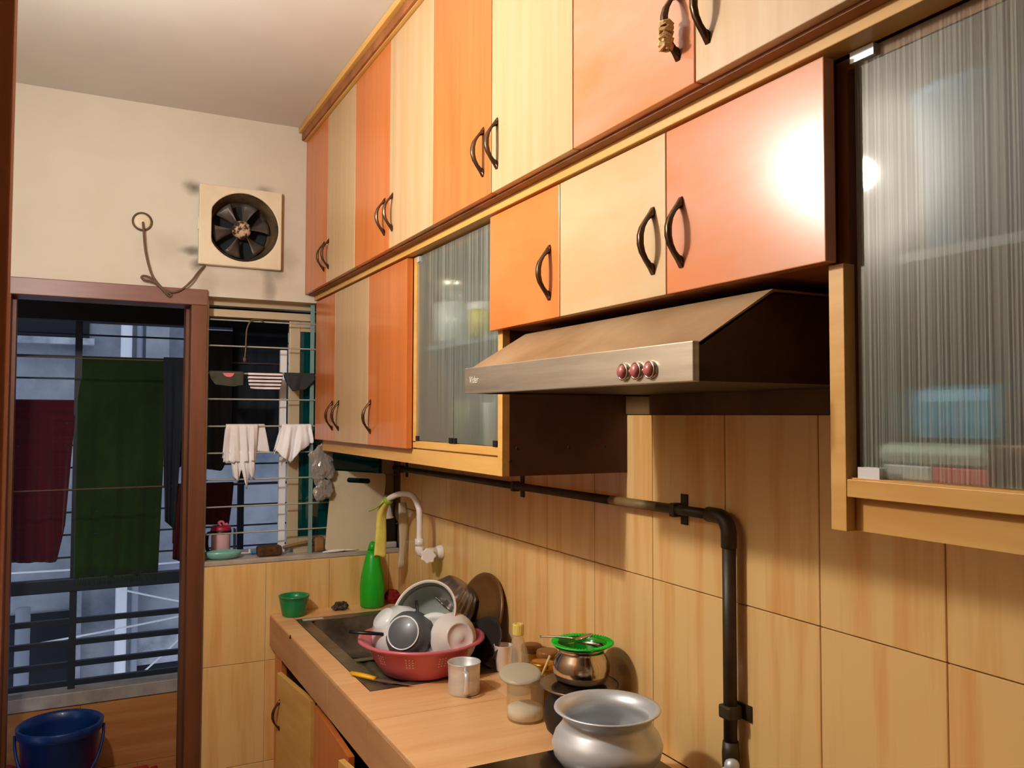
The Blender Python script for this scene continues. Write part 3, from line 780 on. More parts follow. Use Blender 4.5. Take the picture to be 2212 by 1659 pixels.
# ------------------------------------------------------------------ exhaust fan, ceiling rose and wire
fan = thing('exhaust_fan', 'square cream exhaust fan with greasy dark blades on the back wall', 'fan', (.553, YB, 2.41))
cx, cz, R = .562, 2.408, .138
fb = BM(); n = 48
def sq(a, h):
    c_, s_ = math.cos(a), math.sin(a); k = h / max(abs(c_), abs(s_)); return c_ * k, s_ * k
half = .160
ring = []
for yy in (YB - .032, YB - .006):
    inn = []; out = []
    for k in range(n):
        a = 2 * PI * k / n
        ix, iz = R * math.cos(a), R * math.sin(a)
        ix = max(ix, -.122)
        inn.append(fb.verts.new((cx + ix, yy, cz + iz)))
        ox, oz = sq(a, half); out.append(fb.verts.new((.553 + ox, yy, 2.407 + oz)))
    ring.append((inn, out))
for k in range(n):
    j = (k + 1) % n
    for (i_, o_) in ring: fb.faces.new((i_[k], i_[j], o_[j], o_[k]))
    for q in (0, 1): fb.faces.new((ring[0][q][k], ring[0][q][j], ring[1][q][j], ring[1][q][k]))
obj('frame', fb, 'fanw', fan, bevel=.004)
dcb = BM()
lathe(dcb, [(R - .002, -.031), (R - .012, -.006), (R - .020, .045), (R - .022, .10), (0, .10), (0, .104), (R - .016, .104), (R + .004, -.004)], 48, TR((cx, YB, cz), (0, 1, 0)))
obj('duct', dcb, 'fang', fan, smooth=True)
obj('louvre', Lt([(0, .092), (.112, .092), (.112, .096), (0, .096)], 32, TR((cx, YB, cz), (0, 1, 0))), 'darkopen', fan)
hub = obj('hub', Lt([(0, .0), (.022, .001), (.034, .008), (.037, .02), (.037, .05), (0, .05)], 32, TR((cx, YB - .002, cz), (0, 1, 0))), 'fanh', fan, smooth=True)
for k in range(6):
    a = 2 * PI * k / 6 + .22
    bb_ = BM(); rows = []
    for i in range(7):
        rr = .034 + (.112 - .034) * i / 6; row = []
        for j in range(5):
            s = (j / 4 - .5); wd = .55 * (.55 + .45 * i / 6)
            aa = a + s * wd * 1.15
            row.append(bb_.verts.new((cx + rr * math.cos(aa), YB + .028 + s * .030 * (1 - .3 * i / 6), cz + rr * math.sin(aa))))
        rows.append(row)
    for p_, q_ in zip(rows, rows[1:]):
        for j in range(4): bb_.faces.new((p_[j], p_[j + 1], q_[j + 1], q_[j]))
    obj('blade', bb_, 'fanb', fan, smooth=True, solid=.002)
obj('switch_tab', B(.389, .394, YB - .024, YB - .012, 2.385, 2.43), 'fanw', fan, bevel=.001)
wr_ = thing('ceiling_rose', 'small round cable outlet on the wall left of the exhaust fan', 'outlet', (.19, YB, 2.396))
obj('rim', Lt([(.030, 0), (.036, 0), (.037, .006), (.033, .009), (.029, .006)], 32, TR((.19, YB, 2.396), (0, -1, 0))), 'fang', wr_, smooth=True)
obj('plate', Lt([(0, .012), (.008, .012), (.012, .009), (.02, .006), (.029, .006), (.031, 0)], 32, TR((.19, YB, 2.396), (0, -1, 0))), 'fanw', wr_, smooth=True)
yw = YB - .026
wp = [(.192, YB - .014, 2.392), (.194, yw, 2.36), (.202, yw, 2.28), (.222, yw, 2.20), (.243, yw, 2.165), (.27, yw - .004, 2.135), (.296, yw, 2.118), (.288, yw, 2.112),
      (.262, yw - .004, 2.138), (.232, yw, 2.163), (.202, yw, 2.168), (.19, yw, 2.176), (.198, yw, 2.184), (.225, yw, 2.176), (.26, yw - .004, 2.142), (.30, yw, 2.128), (.335, yw, 2.142),
      (.37, yw, 2.178), (.395, YB - .018, 2.215), (.418, YB - .012, 2.244)]
tag(obj('wire', Tb(smoothpath(wp, 6), .0042, 8), 'wire', smooth=True), 'brown flex looped below the exhaust fan and hanging over the door frame', 'wire')
hw = [(.655, yr - .01, 2.035), (.635, yr - .012, 2.044), (.605, yr - .014, 2.038), (.588, yr - .014, 2.0), (.585, yr - .014, 1.93), (.582, yr - .014, 1.885)]
w2 = tag(obj('wire', Tb(smoothpath(hw, 6), .0032, 8), 'wire', smooth=True), 'bent wire hooked over the top rod of the window grill', 'wire')
obj('plug', Lt([(0, 0), (.006, 0), (.007, .012), (.004, .02), (0, .02)], 12, TR((.581, yr - .014, 1.868))), 'wire', w2, smooth=True)

# ------------------------------------------------------------------ worktop with inset sink
wt = thing('worktop', 'long wood-look tiled kitchen worktop with a deep front apron', 'worktop', (.95, 1.6, .715))
SX0, SX1, SY0, SY1 = .762, 1.222, 2.372, 3.325
XF0 = .692
cb = BM()
box(cb, XF0 + .012, XR + .004, .2, SY0, .79, CT - .009)
box(cb, XF0 + .012, SX0, SY0, YB - .006, .79, CT - .009)
box(cb, SX1, XR + .004, SY0, YB - .006, .79, CT - .009)
box(cb, SX0, SX1, SY1, YB - .006, .79, CT - .009)
obj('slab', cb, 'grout', wt)
def ctile(x0, x1, y0, y1): obj('tile', B(x0 + .001, x1 - .001, y0 + .001, y1 - .001, CT - .009, CT), 'ctile', wt, bevel=.001)
for y0, y1 in ((2.147, 2.372), (1.747, 2.147), (1.347, 1.747), (.947, 1.347), (.547, .947), (.2, .547)):
    ctile(XF0, 1.096, y0, y1); ctile(1.096, XR, y0, y1)
for y0, y1 in ((2.372, 2.772), (2.772, 3.172), (3.172, YB - .006)):
    ctile(XF0, SX0, y0, y1); ctile(SX1, XR, y0, y1)
ctile(SX0, 1.0, SY1, YB - .006); ctile(1.0, SX1, SY1, YB - .006)
for y0, y1 in ((.2, .58), (.58, .98), (.98, 1.38), (1.38, 1.785), (1.785, 2.185), (2.185, 2.585), (2.585, 2.985), (2.985, YB - .006)):
    obj('apron_tile', B(XF0, XF0 + .011, y0 + .001, y1 - .001, .722, CT - .010), 'atile', wt, bevel=.001)
obj('apron_board', B(XF0 + .011, XF0 + .03, .2, YB - .006, .722, .79), 'grout', wt)

sk = thing('sink', 'stained steel sink with a draining board set into the worktop', 'sink', ((SX0 + SX1) / 2, (SY0 + SY1) / 2, .70))
zr = CT + .0025
sb = BM()
bx0, bx1, by0, by1, zb = SX0 + .045, SX1 - .05, 2.70, SY1 - .055, .70
for a in ((SX0, bx0, SY0, SY1), (bx1, SX1, SY0, SY1), (bx0, bx1, by1, SY1), (bx0, bx1, by0 - .03, by0), (bx0, bx1, SY0, SY0 + .03)):
    box(sb, a[0], a[1], a[2], a[3], zr - .003, zr)
obj('rim', sb, 'sink', sk, bevel=.001)
bo_ = BM()
def rr(x0, x1, y0, y1, r, z, n=6):
    out = []
    for (cx_, cy_, a0) in ((x1 - r, y1 - r, 0), (x0 + r, y1 - r, PI / 2), (x0 + r, y0 + r, PI), (x1 - r, y0 + r, 1.5 * PI)):
        for k in range(n + 1):
            a = a0 + PI / 2 * k / n; out.append(bo_.verts.new((cx_ + r * math.cos(a), cy_ + r * math.sin(a), z)))
    return out
loops = [rr(bx0 - .002, bx1 + .002, by0 - .002, by1 + .002, .05, zr - .001), rr(bx0 + .004, bx1 - .004, by0 + .004, by1 - .004, .05, zr - .02),
         rr(bx0 + .012, bx1 - .012, by0 + .012, by1 - .012, .05, zb + .03), rr(bx0 + .03, bx1 - .03, by0 + .03, by1 - .03, .05, zb)]
for a, b_ in zip(loops, loops[1:]):
    for k in range(len(a)): bo_.faces.new((a[k], a[(k + 1) % len(a)], b_[(k + 1) % len(a)], b_[k]))
bo_.faces.new(loops[-1][::-1])
obj('bowl', bo_, 'sink', sk, smooth=True)
obj('drain', Lt([(0, 0), (.03, .0), (.034, .004), (.04, .004), (.042, 0)], 24, TR(((bx0 + bx1) / 2, (by0 + by1) / 2, zb + .001))), 'soot', sk)
db_ = BM(); rows = []
for i in range(41):
    x = bx0 + (bx1 - bx0) * i / 40
    rows.append([db_.verts.new((x, SY0 + .03 + (by0 - .06 - SY0) * j / 4, zr - .007 + .002 * math.sin(2 * PI * i / 4))) for j in range(5)])
for a, b_ in zip(rows, rows[1:]):
    for j in range(4): db_.faces.new((a[j], a[j + 1], b_[j + 1], b_[j]))
obj('draining_board', db_, 'sink', sk, smooth=True)
sl = obj('sticker', B(SX0 + .02, SX0 + .10, SY1 - .04, SY1 - .012, zr, zr + .0006), 'paper', sk)

# ------------------------------------------------------------------ base cabinets under the worktop
bc = thing('base_cabinet', 'base cabinet row under the worktop with doors standing ajar', 'cabinet', (.95, 2.3, 0))
bb2 = BM()
box(bb2, .735, XR, 3.36, YB - .01, .0, .70); box(bb2, .735, XR, 2.785, 2.80, 0, .70); box(bb2, .735, XR, 1.92, 1.935, 0, .70)
box(bb2, XR - .02, XR, .3, YB - .01, 0, .70); box(bb2, .735, XR, .3, 3.36, 0, .09); box(bb2, .735, XR, .3, .32, 0, .7)
obj('body', bb2, 'darkply', bc)
obj('stile', B(.715, .735, 3.355, YB - .008, 0, .72), 'orange', bc)
obj('stile', B(.715, .735, 2.765, 2.80, 0, .72), 'orange', bc)
def adoor(hy, ang, width, m, hinge, z1=.70):
    """door hung on a vertical hinge at y = hy; hinge=+1 runs towards +y, -1 towards -y"""
    R_ = Matrix.Translation((.714, hy, 0)) @ Matrix.Rotation(ang, 4, 'Z')
    b = BM()
    if hinge > 0: box(b, -.018, 0, .002, width, .08, z1, R_)
    else: box(b, -.018, 0, -width, -.002, .08, z1, R_)
    return obj('door', b, m, bc, bevel=.001)
d1 = adoor(2.81, math.radians(5.5), .37, 'beech', 1); lab(d1, 'cream door ajar')
h1 = bpy.data.objects.new('handle', HM); COL.objects.link(h1); h1.parent = d1
h1.location = Vector((.666, 3.142, .555)) - wloc(d1); h1.rotation_euler = (0, 0, math.radians(5.5))
d2_ = adoor(2.765, math.radians(-2.2), .46, 'orange', -1); lab(d2_, 'orange door ajar')
d3 = adoor(1.945, math.radians(6.0), .385, 'beech', 1, .69); lab(d3, 'cream door ajar')

ch = crumple('chip', (XF0 + .002, 3.106, CT - .008), .008, 4, 'soot', (.6, 1.3, .9), .4, 3); ch.parent = wt; ch.location -= wloc(wt)

# ------------------------------------------------------------------ gas pipe on the wall
gp = thing('gas_pipe', 'grimy gas pipe clamped along the tiled wall and turning down', 'pipe', (1.215, 2.3, .86))
px = 1.216
el = [(px, 1.41 - 0, 1.438)]
hor = [(px, YB - .01, 1.425), (px, 1.42, 1.439)]
obj('run', Tb([hor[0], (px, 1.80, 1.4355)], .0115, 14), 'pipe', gp, smooth=True)
obj('run', Tb([(px, 1.80, 1.4355), (px, 1.60, 1.4375)], .0118, 14), 'pipel', gp, smooth=True)
obj('run', Tb([(px, 1.60, 1.4375), (px, 1.42, 1.439)], .0115, 14), 'pipe', gp, smooth=True)
ep = [(px, 1.425, 1.439)] + [(px, 1.395 - .034 * math.sin(a), 1.405 + .034 * math.cos(a)) for a in [PI / 2 * k / 8 for k in range(9)]] + [(px, 1.361, 1.375)]
obj('elbow', Tb(ep, .0165, 14), 'pipe', gp, smooth=True)
obj('drop', Tb([(px, 1.361, 1.39), (px, 1.360, .97)], .0145, 14), 'pipe', gp, smooth=True)
for (y, z) in ((2.336, 1.431), (1.538, 1.437), (3.392, 1.425)):
    cl = obj('clamp', B(px - .014, px + .014, y - .009, y + .009, z - .016, z + .016), 'pipe', gp, bevel=.004)
    obj('bracket', B(XR - .0045, XR - .0005, y - .011, y + .011, z - .035, z + .035), 'pipe', cl)
cl = obj('clamp', B(px - .018, px + .018, 1.360 - .018, 1.360 + .018, 1.022, 1.05), 'pipe', gp, bevel=.004)
obj('bracket', B(XR - .0045, XR - .0005, 1.325, 1.395, 1.02, 1.052), 'pipe', cl)
obj('reducer', Tb([(px, 1.36, .975), (px, 1.36, .95), (px, 1.36, .92)], [.0165, .0185, .0175], 14), 'pipe', gp, smooth=True)
vv = obj('valve', Lt([(0, 0), (.014, 0), (.017, .008), (.014, .03), (0, .03)], 16, TR((px - .01, 1.36, .912), (-.6, -.8, 0))), 'alum', gp, smooth=True)
obj('valve', Lt([(0, 0), (.014, 0), (.016, .006), (.012, .022), (0, .022)], 16, TR((px - .006, 1.352, .93), (-.5, -.85, .2))), 'alum', gp, smooth=True)
obj('tail', Tb([(px, 1.36, .925), (px, 1.357, .86), (px, 1.34, .852)], .013, 12), 'pipe', gp, smooth=True)

# ------------------------------------------------------------------ tap
tp = thing('tap', 'white plastic gooseneck tap with a yellow cloth tied to its mouth', 'tap', (XR, 2.99, 1.128))
ty = 3.0
obj('flange', Lt([(0, 0), (.026, 0), (.028, .006), (.024, .018), (.02, .026), (0, .026)], 28, TR((XR, ty, 1.128), (-1, 0, 0))), 'tapw', tp, smooth=True)
obj('body', Tb([(XR - .02, ty, 1.128), (1.19, ty, 1.128), (1.165, ty, 1.128), (1.154, ty, 1.133), (1.151, ty, 1.145), (1.151, ty, 1.17)], [.020, .019, .017, .0165, .0165, .0155], 18), 'tapw', tp, smooth=True)
obj('collar', Tb([(1.151, ty, 1.158), (1.151, ty, 1.185)], .0175, 18), 'tapw', tp, smooth=True)
kn = BM(); pr_ = [(.027 * (1 + .10 * math.cos(7 * a)) * math.cos(a), .027 * (1 + .10 * math.cos(7 * a)) * math.sin(a)) for a in [2 * PI * k / 56 for k in range(56)]]
prism(kn, pr_, 'z', 0, .016, TR((1.176, ty - .024, 1.122), (-.25, -1, .1)))
obj('knob', kn, 'tapw', tp, bevel=.003)
obj('stem', Tb([(1.176, ty, 1.126), (1.176, ty - .028, 1.122)], .011, 14), 'tapw', tp, smooth=True)
neck = smoothpath([(1.151, ty, 1.16), (1.151, ty, 1.26), (1.150, ty + .012, 1.305), (1.142, ty + .06, 1.343), (1.12, ty + .14, 1.343), (1.095, ty + .215, 1.315), (1.083, ty + .25, 1.275)], 8)
obj('neck', Tb(neck, .0115, 16), 'tapw', tp, smooth=True)
ybm = BM(); rows = []
path = smoothpath([(1.096, ty + .212, 1.318), (1.088, ty + .235, 1.288), (1.083, ty + .255, 1.25), (1.082, ty + .258, 1.20), (1.082, ty + .258, 1.15), (1.081, ty + .258, 1.085)], 5)
for i, p_ in enumerate(path):
    t = i / (len(path) - 1); row = []
    for k in range(20):
        a = 2 * PI * k / 20; rr_ = .0155 + .008 * t + .003 * math.sin(3 * a + 4 * t)
        row.append(ybm.verts.new((p_.x + rr_ * math.cos(a), p_.y + rr_ * (1 - .45 * t) * math.sin(a), p_.z + (.006 * math.sin(2 * a) if i == len(path) - 1 else 0))))
    rows.append(row)
for a, b_ in zip(rows, rows[1:]):
    for k in range(20): ybm.faces.new((a[k], a[(k + 1) % 20], b_[(k + 1) % 20], b_[k]))
obj('cloth_sleeve', ybm, 'yellowc', tp, smooth=True, solid=.0015)
obj('tie', Lt([(.017, -.01), (.0195, -.008), (.0195, .008), (.017, .01)], 20, TR((1.097, ty + .21, 1.314), (-.35, .75, -.9))), 'limec', tp, smooth=True)
tl_ = BM(); tube(tl_, smoothpath([(1.085, ty + .21, 1.312), (1.06, ty + .235, 1.285), (1.035, ty + .26, 1.268)], 5), .008, 8, flat=.3)
obj('tie_end', tl_, 'limec', tp, smooth=True)

hs = thing('hanging_strip', 'pale flat plastic strip hanging on the wall left of the tap', 'strip', (1.226, 3.35, 1.30))
sbm = BM(); rows = []
for i in range(13):
    t = i / 12; z = 1.287 - .275 * t
    wdt = .020 + .004 * math.sin(t * 6)
    rows.append([sbm.verts.new((1.206 + .005 * math.sin(t * 4) + wdt * s * .95, 3.345 + wdt * s * .3 - .004 * (1 - s * s), z)) for s in (-1, -.5, 0, .5, 1)])
for a, b_ in zip(rows, rows[1:]):
    for j in range(4): sbm.faces.new((a[j], a[j + 1], b_[j + 1], b_[j]))
obj('strip', sbm, 'strip', hs, smooth=True, solid=.002)
obj('hook', Tb(smoothpath([(XR, 3.33, 1.315), (1.215, 3.335, 1.315), (1.204, 3.340, 1.298), (1.208, 3.345, 1.283)], 5), .0028, 8), 'alum', hs, smooth=True)

# ------------------------------------------------------------------ things on the window sill
ZS = 1.0755
cbm = BM()
def board_pts(x0, x1, z0, z1, r, n=5):
    out = []
    for (cx_, cz_, a0) in ((x1 - r, z1 - r, 0), (x0 + r, z1 - r, PI / 2), (x0 + r, z0 + r, PI), (x1 - r, z0 + r, 1.5 * PI)):
        for k in range(n + 1):
            a = a0 + PI / 2 * k / n; out.append((cx_ + r * math.cos(a), cz_ + r * math.sin(a)))
    return out
out_ = board_pts(-.120, .120, 0, .335, .014); inn_ = board_pts(-.052, .052, .288, .309, .010)
n = len(out_)
lv = []
for yy in (-.005, .005):
    lv.append(([cbm.verts.new((u, yy, v)) for u, v in out_], [cbm.verts.new((u, yy, v)) for u, v in inn_]))
for (a, b_) in lv:
    for k in range(n): cbm.faces.new((a[k], a[(k + 1) % n], b_[(k + 1) % n], b_[k]))
for q in (0, 1):
    for k in range(n): cbm.faces.new((lv[0][q][k], lv[0][q][(k + 1) % n], lv[1][q][(k + 1) % n], lv[1][q][k]))
cbo = obj('cutting_board', cbm, 'cutb', local=True, bevel=.0015)
cbo.location = (1.035, YB + .003, ZS + .001)
cbo.rotation_euler = (math.radians(-1.5), math.radians(5.0), 0)
tag(cbo, 'large white plastic cutting board with a slot handle standing on the sill', 'cutting board')

b1 = crumple('plastic_bag', (.893, YB - .018, 1.455), .052, 3, 'bag', (.95, .4, 1.35), .55, 4, .55)
tag(b1, 'crumpled grey plastic bag hanging on the grill below the cabinet', 'plastic bag')
b2 = crumple('plastic_bag', (.900, YB - .018, 1.345), .040, 9, 'bag', (.9, .4, 1.15), .55, 4, .55)
tag(b2, 'lower crumpled plastic bag behind the cutting board edge', 'plastic bag')

sd = tag(obj('soap_dish', Lt([(0, 0), (.042, 0), (.062, .008), (.070, .022), (.069, .031), (.064, .032), (.058, .022), (0, .018)], 40,
         TR((.515, YB + .045, ZS)) @ Matrix.Diagonal((1, .55, 1, 1))), 'tealsoap', smooth=True), 'oval teal soap dish at the left end of the window sill', 'soap dish')
scb = obj('scrubber', B(.645, .745, YB + .012, YB + .075, ZS, ZS + .042), 'scrub', bevel=.010, subd=1)
tag(scb, 'worn brown scrubbing block on the window sill', 'scrubber')
br = thing('wooden_brush', 'wooden brush with a long handle lying along the window sill', 'brush', (.86, YB + .055, ZS))
obj('handle', Tb(smoothpath([(.755, YB + .062, ZS + .026), (.83, YB + .060, ZS + .040), (.90, YB + .058, ZS + .050)], 6), [.010] * 13, 10, flat=.7), 'brush', br, smooth=True)
obj('head', B(.885, .925, YB + .045, YB + .075, ZS, ZS + .062), 'brush', br, bevel=.006)
jr = thing('flask', 'pale pink plastic flask with a crimson lid on the outer window ledge', 'flask', (.527, YB + .20, ZS))
obj('body', Lt([(0, 0), (.036, 0), (.038, .006), (.038, .088), (.036, .092), (0, .092)], 32), 'pinkj', jr, smooth=True, local=True)
obj('lid', Lt([(.040, .088), (.041, .094), (.040, .108), (.034, .114), (0, .114)], 32), 'redj', jr, smooth=True, local=True)
obj('collar', Lt([(.0395, .082), (.042, .084), (.042, .096), (.0395, .096)], 32), 'black', jr, smooth=True, local=True)
obj('handle', Tb(smoothpath([(-.038, 0, .085), (-.052, 0, .082), (-.056, 0, .05), (-.052, 0, .015), (-.038, 0, .01)], 6), .007, 8), 'black', jr, smooth=True, local=True)
obj('bow', Tb(smoothpath([(.0, -.01, .114), (-.012, -.012, .128), (.004, -.012, .132), (.012, -.012, .118), (.022, -.012, .122), (.02, -.012, .112)], 5), .005, 8), 'pinkprint', jr, smooth=True, local=True)
obj('bucket_tape', B(.579, .583, YB + .17, YB + .215, ZS, ZS + .10), 'black', jr)
tb_ = thing('toothbrush', 'blue handled toothbrush with white bristles on the sill', 'toothbrush', (.65, YB + .12, ZS))
obj('handle', Tb([(.635, YB + .11, ZS + .006), (.70, YB + .105, ZS + .008)], .0065, 8), 'bluep', tb_, smooth=True)
obj('neck', Tb([(.635, YB + .11, ZS + .006), (.585, YB + .115, ZS + .007)], .003, 8), 'whitep', tb_, smooth=True)
obj('bristles', B(.624, .632, YB + .107, YB + .115, ZS + .006, ZS + .022), 'whitep', tb_)
tb2 = thing('toothbrush', 'white toothbrush lying on the sill in front of the cutting board', 'toothbrush', (.96, YB + .004, ZS))
tb2o = obj('handle', Tb(smoothpath([(.905, YB + .0, ZS + .004), (.95, YB - .002, ZS + .007), (1.0, YB - .002, ZS + .008)], 6), [.003 + .003 * math.sin(PI * k / 12) for k in range(13)], 8), 'whitep', tb2, smooth=True)
obj('neck', Tb([(1.0, YB - .002, ZS + .008), (1.06, YB - .002, ZS + .006)], .0022, 8), 'whitep', tb2, smooth=True)
# dish rack corner: dark box, upturned white pot
dk = tag(obj('dark_box', B(1.155, 1.236, YB + .02, YB + .115, ZS + .028, ZS + .125), 'black', bevel=.006), 'black open box in the window corner under the white flower pot', 'box')
tag(obj('steel_tray', B(1.150, 1.238, YB + .012, YB + .12, ZS, ZS + .027), 'alum', bevel=.006), 'steel tray in the window corner under the black box', 'tray')
tag(obj('flower_pot', Lt([(0, .105), (.030, .105), (.046, .008), (.052, .006), (.052, 0), (.048, 0), (.044, .01), (.028, .10), (0, .10)], 32, TR((1.187, YB + .066, ZS + .126))), 'tapw', smooth=True),
    'upturned white plastic pot in the window corner behind the tap', 'pot')
# ------------------------------------------------------------------ things along the back of the sink
gbt = thing('squeeze_bottle', 'tall bright green squeeze bottle behind the sink', 'bottle', (1.10, 3.415, CT + .001))
obj('body', Lt([(0, 0), (.044, 0), (.049, .006), (.0515, .04), (.052, .08), (.048, .125), (.040, .165), (.030, .205), (.022, .235), (0, .235)], 40), 'greenb', gbt, smooth=True, local=True)
obj('cap', Lt([(0, .235), (.021, .235), (.017, .252), (.011, .268), (0, .272)], 32), 'greenb', gbt, smooth=True, local=True)
gb = tag(obj('bowl', Lt([(0, 0), (.043, 0), (.046, .004), (.056, .055), (.058, .074), (.061, .075), (.061, .08), (.056, .08), (.053, .06), (.042, .008), (0, .006)], 40, TR((.772, 3.405, CT + .001))), 'bowlg', smooth=True),
         'small dark green plastic bowl on the corner of the worktop', 'bowl')
sw = crumple('steel_wool', (.965, 3.415, CT + .016), .021, 5, 'wool', (1.4, 1, .75), .5)
tag(sw, 'small dark tuft of steel wool behind the sink', 'scourer')
rs = crumple('sponge', (1.195, 3.435, CT + .031), .034, 2, 'redsp', (.9, .9, .9), .2)
tag(rs, 'dark red scourer behind the sink right of the green bottle', 'scourer')
kf = thing('knife', 'kitchen knife with a yellow handle lying on the sink edge', 'knife', (.80, 2.47, zr))
obj('handle', Tb([(.752, 2.535, zr + .008), (.775, 2.49, zr + .009), (.80, 2.445, zr + .008)], [.007, .0095, .0085], 10, flat=.75), 'yknife', kf, smooth=True)
kb = BM(); prism(kb, [(0, -.009), (.11, -.004), (.125, .006), (0, .009)], 'z', 0, .0012, Matrix.Translation((.80, 2.445, zr + .006)) @ Matrix.Rotation(math.radians(-52), 4, 'Z'))
obj('blade', kb, 'steel', kf)

# ------------------------------------------------------------------ pink basin with dishes
BX, BY, BZ = .965, 2.49, CT + .004
ba = thing('colander_basin', 'big pink plastic colander basin full of washed dishes on the sink', 'basin', (BX, BY, BZ))
prof = [(0, 0), (.115, 0), (.122, .004), (.150, .045), (.166, .085), (.192, .096), (.199, .100), (.198, .106), (.188, .106), (.160, .092), (.145, .05), (.115, .008), (0, .007)]
obj('shell', Lt(prof, 64), 'pink', ba, smooth=True, local=True)
hb = BM()
for grp in range(10):
    a0 = 2 * PI * grp / 10 - .28
    for i in range(3):
        for j in range(4):
            a = a0 + (i - 1) * .062; t = (j + .5) / 4
            z = .046 + .032 * t; r = .150 + (.166 - .150) * ((z - .045) / .04) + .0006
            lathe(hb, [(0, .0012), (.0026, .001), (.0028, 0)], 8, TR((r * math.cos(a), r * math.sin(a), z), (math.cos(a), math.sin(a), -.3)))
ho = obj('holes', hb, 'hole', ba, local=True); ho['kind'] = 'stuff'
CV = Vector((-.335, -.90, .28))     # towards the camera
RT = Vector((.937, -.349, 0))       # to the right in the picture
BK = Vector((.349, .937, 0))        # away from the camera
BC = Vector((BX, BY, BZ))
def at_b(u, d_, z): return BC + RT * u + BK * d_ + Vector((0, 0, z))
# enamel bowl, left
v1 = Vector((-.72, -.12, .72))
o = obj('bowl', Lt([(0, 0), (.032, 0), (.034, .006), (.055, .02), (.074, .048), (.080, .072), (.083, .073), (.079, .076), (.072, .05), (.052, .024), (0, .008)], 44, TR(at_b(-.092, .01, .132), -v1) @ Matrix.Scale(1.12, 4) @ Matrix.Translation((0, 0, -.045))), 'whitec', smooth=True)
tag(o, 'white ceramic bowl upturned at the left of the pink basin', 'bowl', 'dishes in the pink basin')
# dark pan, base to the camera
pn = thing('saucepan', 'dark nonstick saucepan lying base outwards in the pink basin', 'saucepan', at_b(-.058, -.075, .135), 'dishes in the pink basin')
v2 = (CV - RT * .38 + Vector((0, 0, .16)))
mp2 = TR((0, 0, 0), v2)
obj('body', Lt([(0, .0), (.047, .0), (.058, -.006), (.071, -.028), (.077, -.066), (.079, -.068), (.074, -.069), (.067, -.032), (.05, -.010), (0, -.006)], 44, mp2), 'panm', pn, smooth=True, local=True)
obj('base_ring', Lt([(.0475, .0004), (.0495, .0022), (.0525, .0005), (.05, -.002)], 44, mp2), 'whitec', pn, smooth=True, local=True)
hdir = (-RT * 1.0 + Vector((0, 0, .10))).normalized()
s0 = Vector((0, 0, -.016)) + hdir * .060 + BK * .030
obj('handle', Tb([s0, s0 + hdir * .05, s0 + hdir * .105], [.008, .010, .009], 10, flat=.6), 'black', pn, smooth=True, local=True)
# large grey enamel pot behind
v3 = Vector((-.62, -.55, .55))
pt = thing('mixing_bowl', 'large grey enamel pot lying on its side at the back of the pink basin', 'pot', at_b(.025, .045, .150), 'dishes in the pink basin')
m3 = TR((0, 0, 0), v3)
obj('body', Lt([(.100, .045), (.104, .048), (.107, .045), (.100, .03), (.094, -.03), (.080, -.065), (0, -.07), (0, -.064), (.076, -.060), (.088, -.028), (.094, .03)], 56, m3), 'greyin', pt, smooth=True, local=True)
obj('rim', Lt([(.1035, .046), (.107, .050), (.110, .046), (.107, .041)], 56, m3), 'pinkrim', pt, smooth=True, local=True)
spn = tag(obj('spatula', Tb([at_b(-.012, -.02, .10), at_b(-.012, .0, .16), at_b(-.018, .015, .212)], [.006, .0075, .009], 8, flat=.5), 'black', smooth=True),
          'black handled spatula standing in the grey pot', 'spatula', 'dishes in the pink basin')
# white plate and frosted bowl
v4 = Vector((-.45, -.80, .55))
o = obj('plate', Lt([(0, 0), (.045, 0), (.06, .006), (.074, .022), (.075, .026), (.058, .012), (.045, .004), (0, .004)], 48, TR(at_b(.042, -.04, .105), v4)), 'whitec', smooth=True)
tag(o, 'white plate standing in the pink basin behind the frosted bowl', 'plate', 'dishes in the pink basin')
v5 = CV + RT * .38
o = obj('frosted_bowl', Lt([(0, .006), (.010, .006), (.012, .004), (.033, .004), (.036, .009), (.039, .004), (.052, -.01), (.064, -.034), (.066, -.036), (.062, -.036), (.05, -.014), (0, -.002)], 48, TR(at_b(.114, -.075, .115), v5) @ Matrix.Scale(1.2, 4)), 'frost', smooth=True)
tag(o, 'translucent frosted bowl base outwards at the right of the pink basin', 'bowl', 'dishes in the pink basin')
# ribbed steel bowl upturned behind
v6 = RT * .6 - BK * .05 + Vector((0, 0, .8))
o = obj('ribbed_bowl', Lt([(0, .075), (.045, .074), (.062, .066), (.082, .03), (.090, 0), (.094, -.002), (.094, -.006), (.088, -.004), (.078, .028), (.058, .062), (0, .070)], 108, TR(at_b(.103, .185, .165), v6), lobes=18, amp=.03), 'panm2', smooth=True)
tag(o, 'ribbed steel bowl tipped behind the grey pot against the tap wall', 'bowl', 'dishes in the pink basin')
# glossy brown platter leaning on the wall
pv = Vector((-1, -.10, .30))
pl_ = thing('platter', 'glossy round brown platter leaning against the tiled wall', 'platter', (1.200, 2.55, .992))
obj('disc', Lt([(0, .004), (.09, .003), (.118, .006), (.128, .012), (.134, .011), (.134, .004), (.11, -.003), (0, -.006)], 56, TR((0, 0, 0), pv)), 'platter', pl_, smooth=True, local=True)
tw = thing('shade_disc', 'added black disc standing in for the shade below the brown platter', 'pan', (1.165, 2.44, .93))  # black disc added to paint the shade between basin and platter
obj('disc', Lt([(0, .002), (.060, .002), (.076, .012), (.078, .010), (.062, -.004), (0, -.004)], 40, TR((0, 0, 0), (-.9, -.25, .45))), 'soot', tw, smooth=True, local=True)

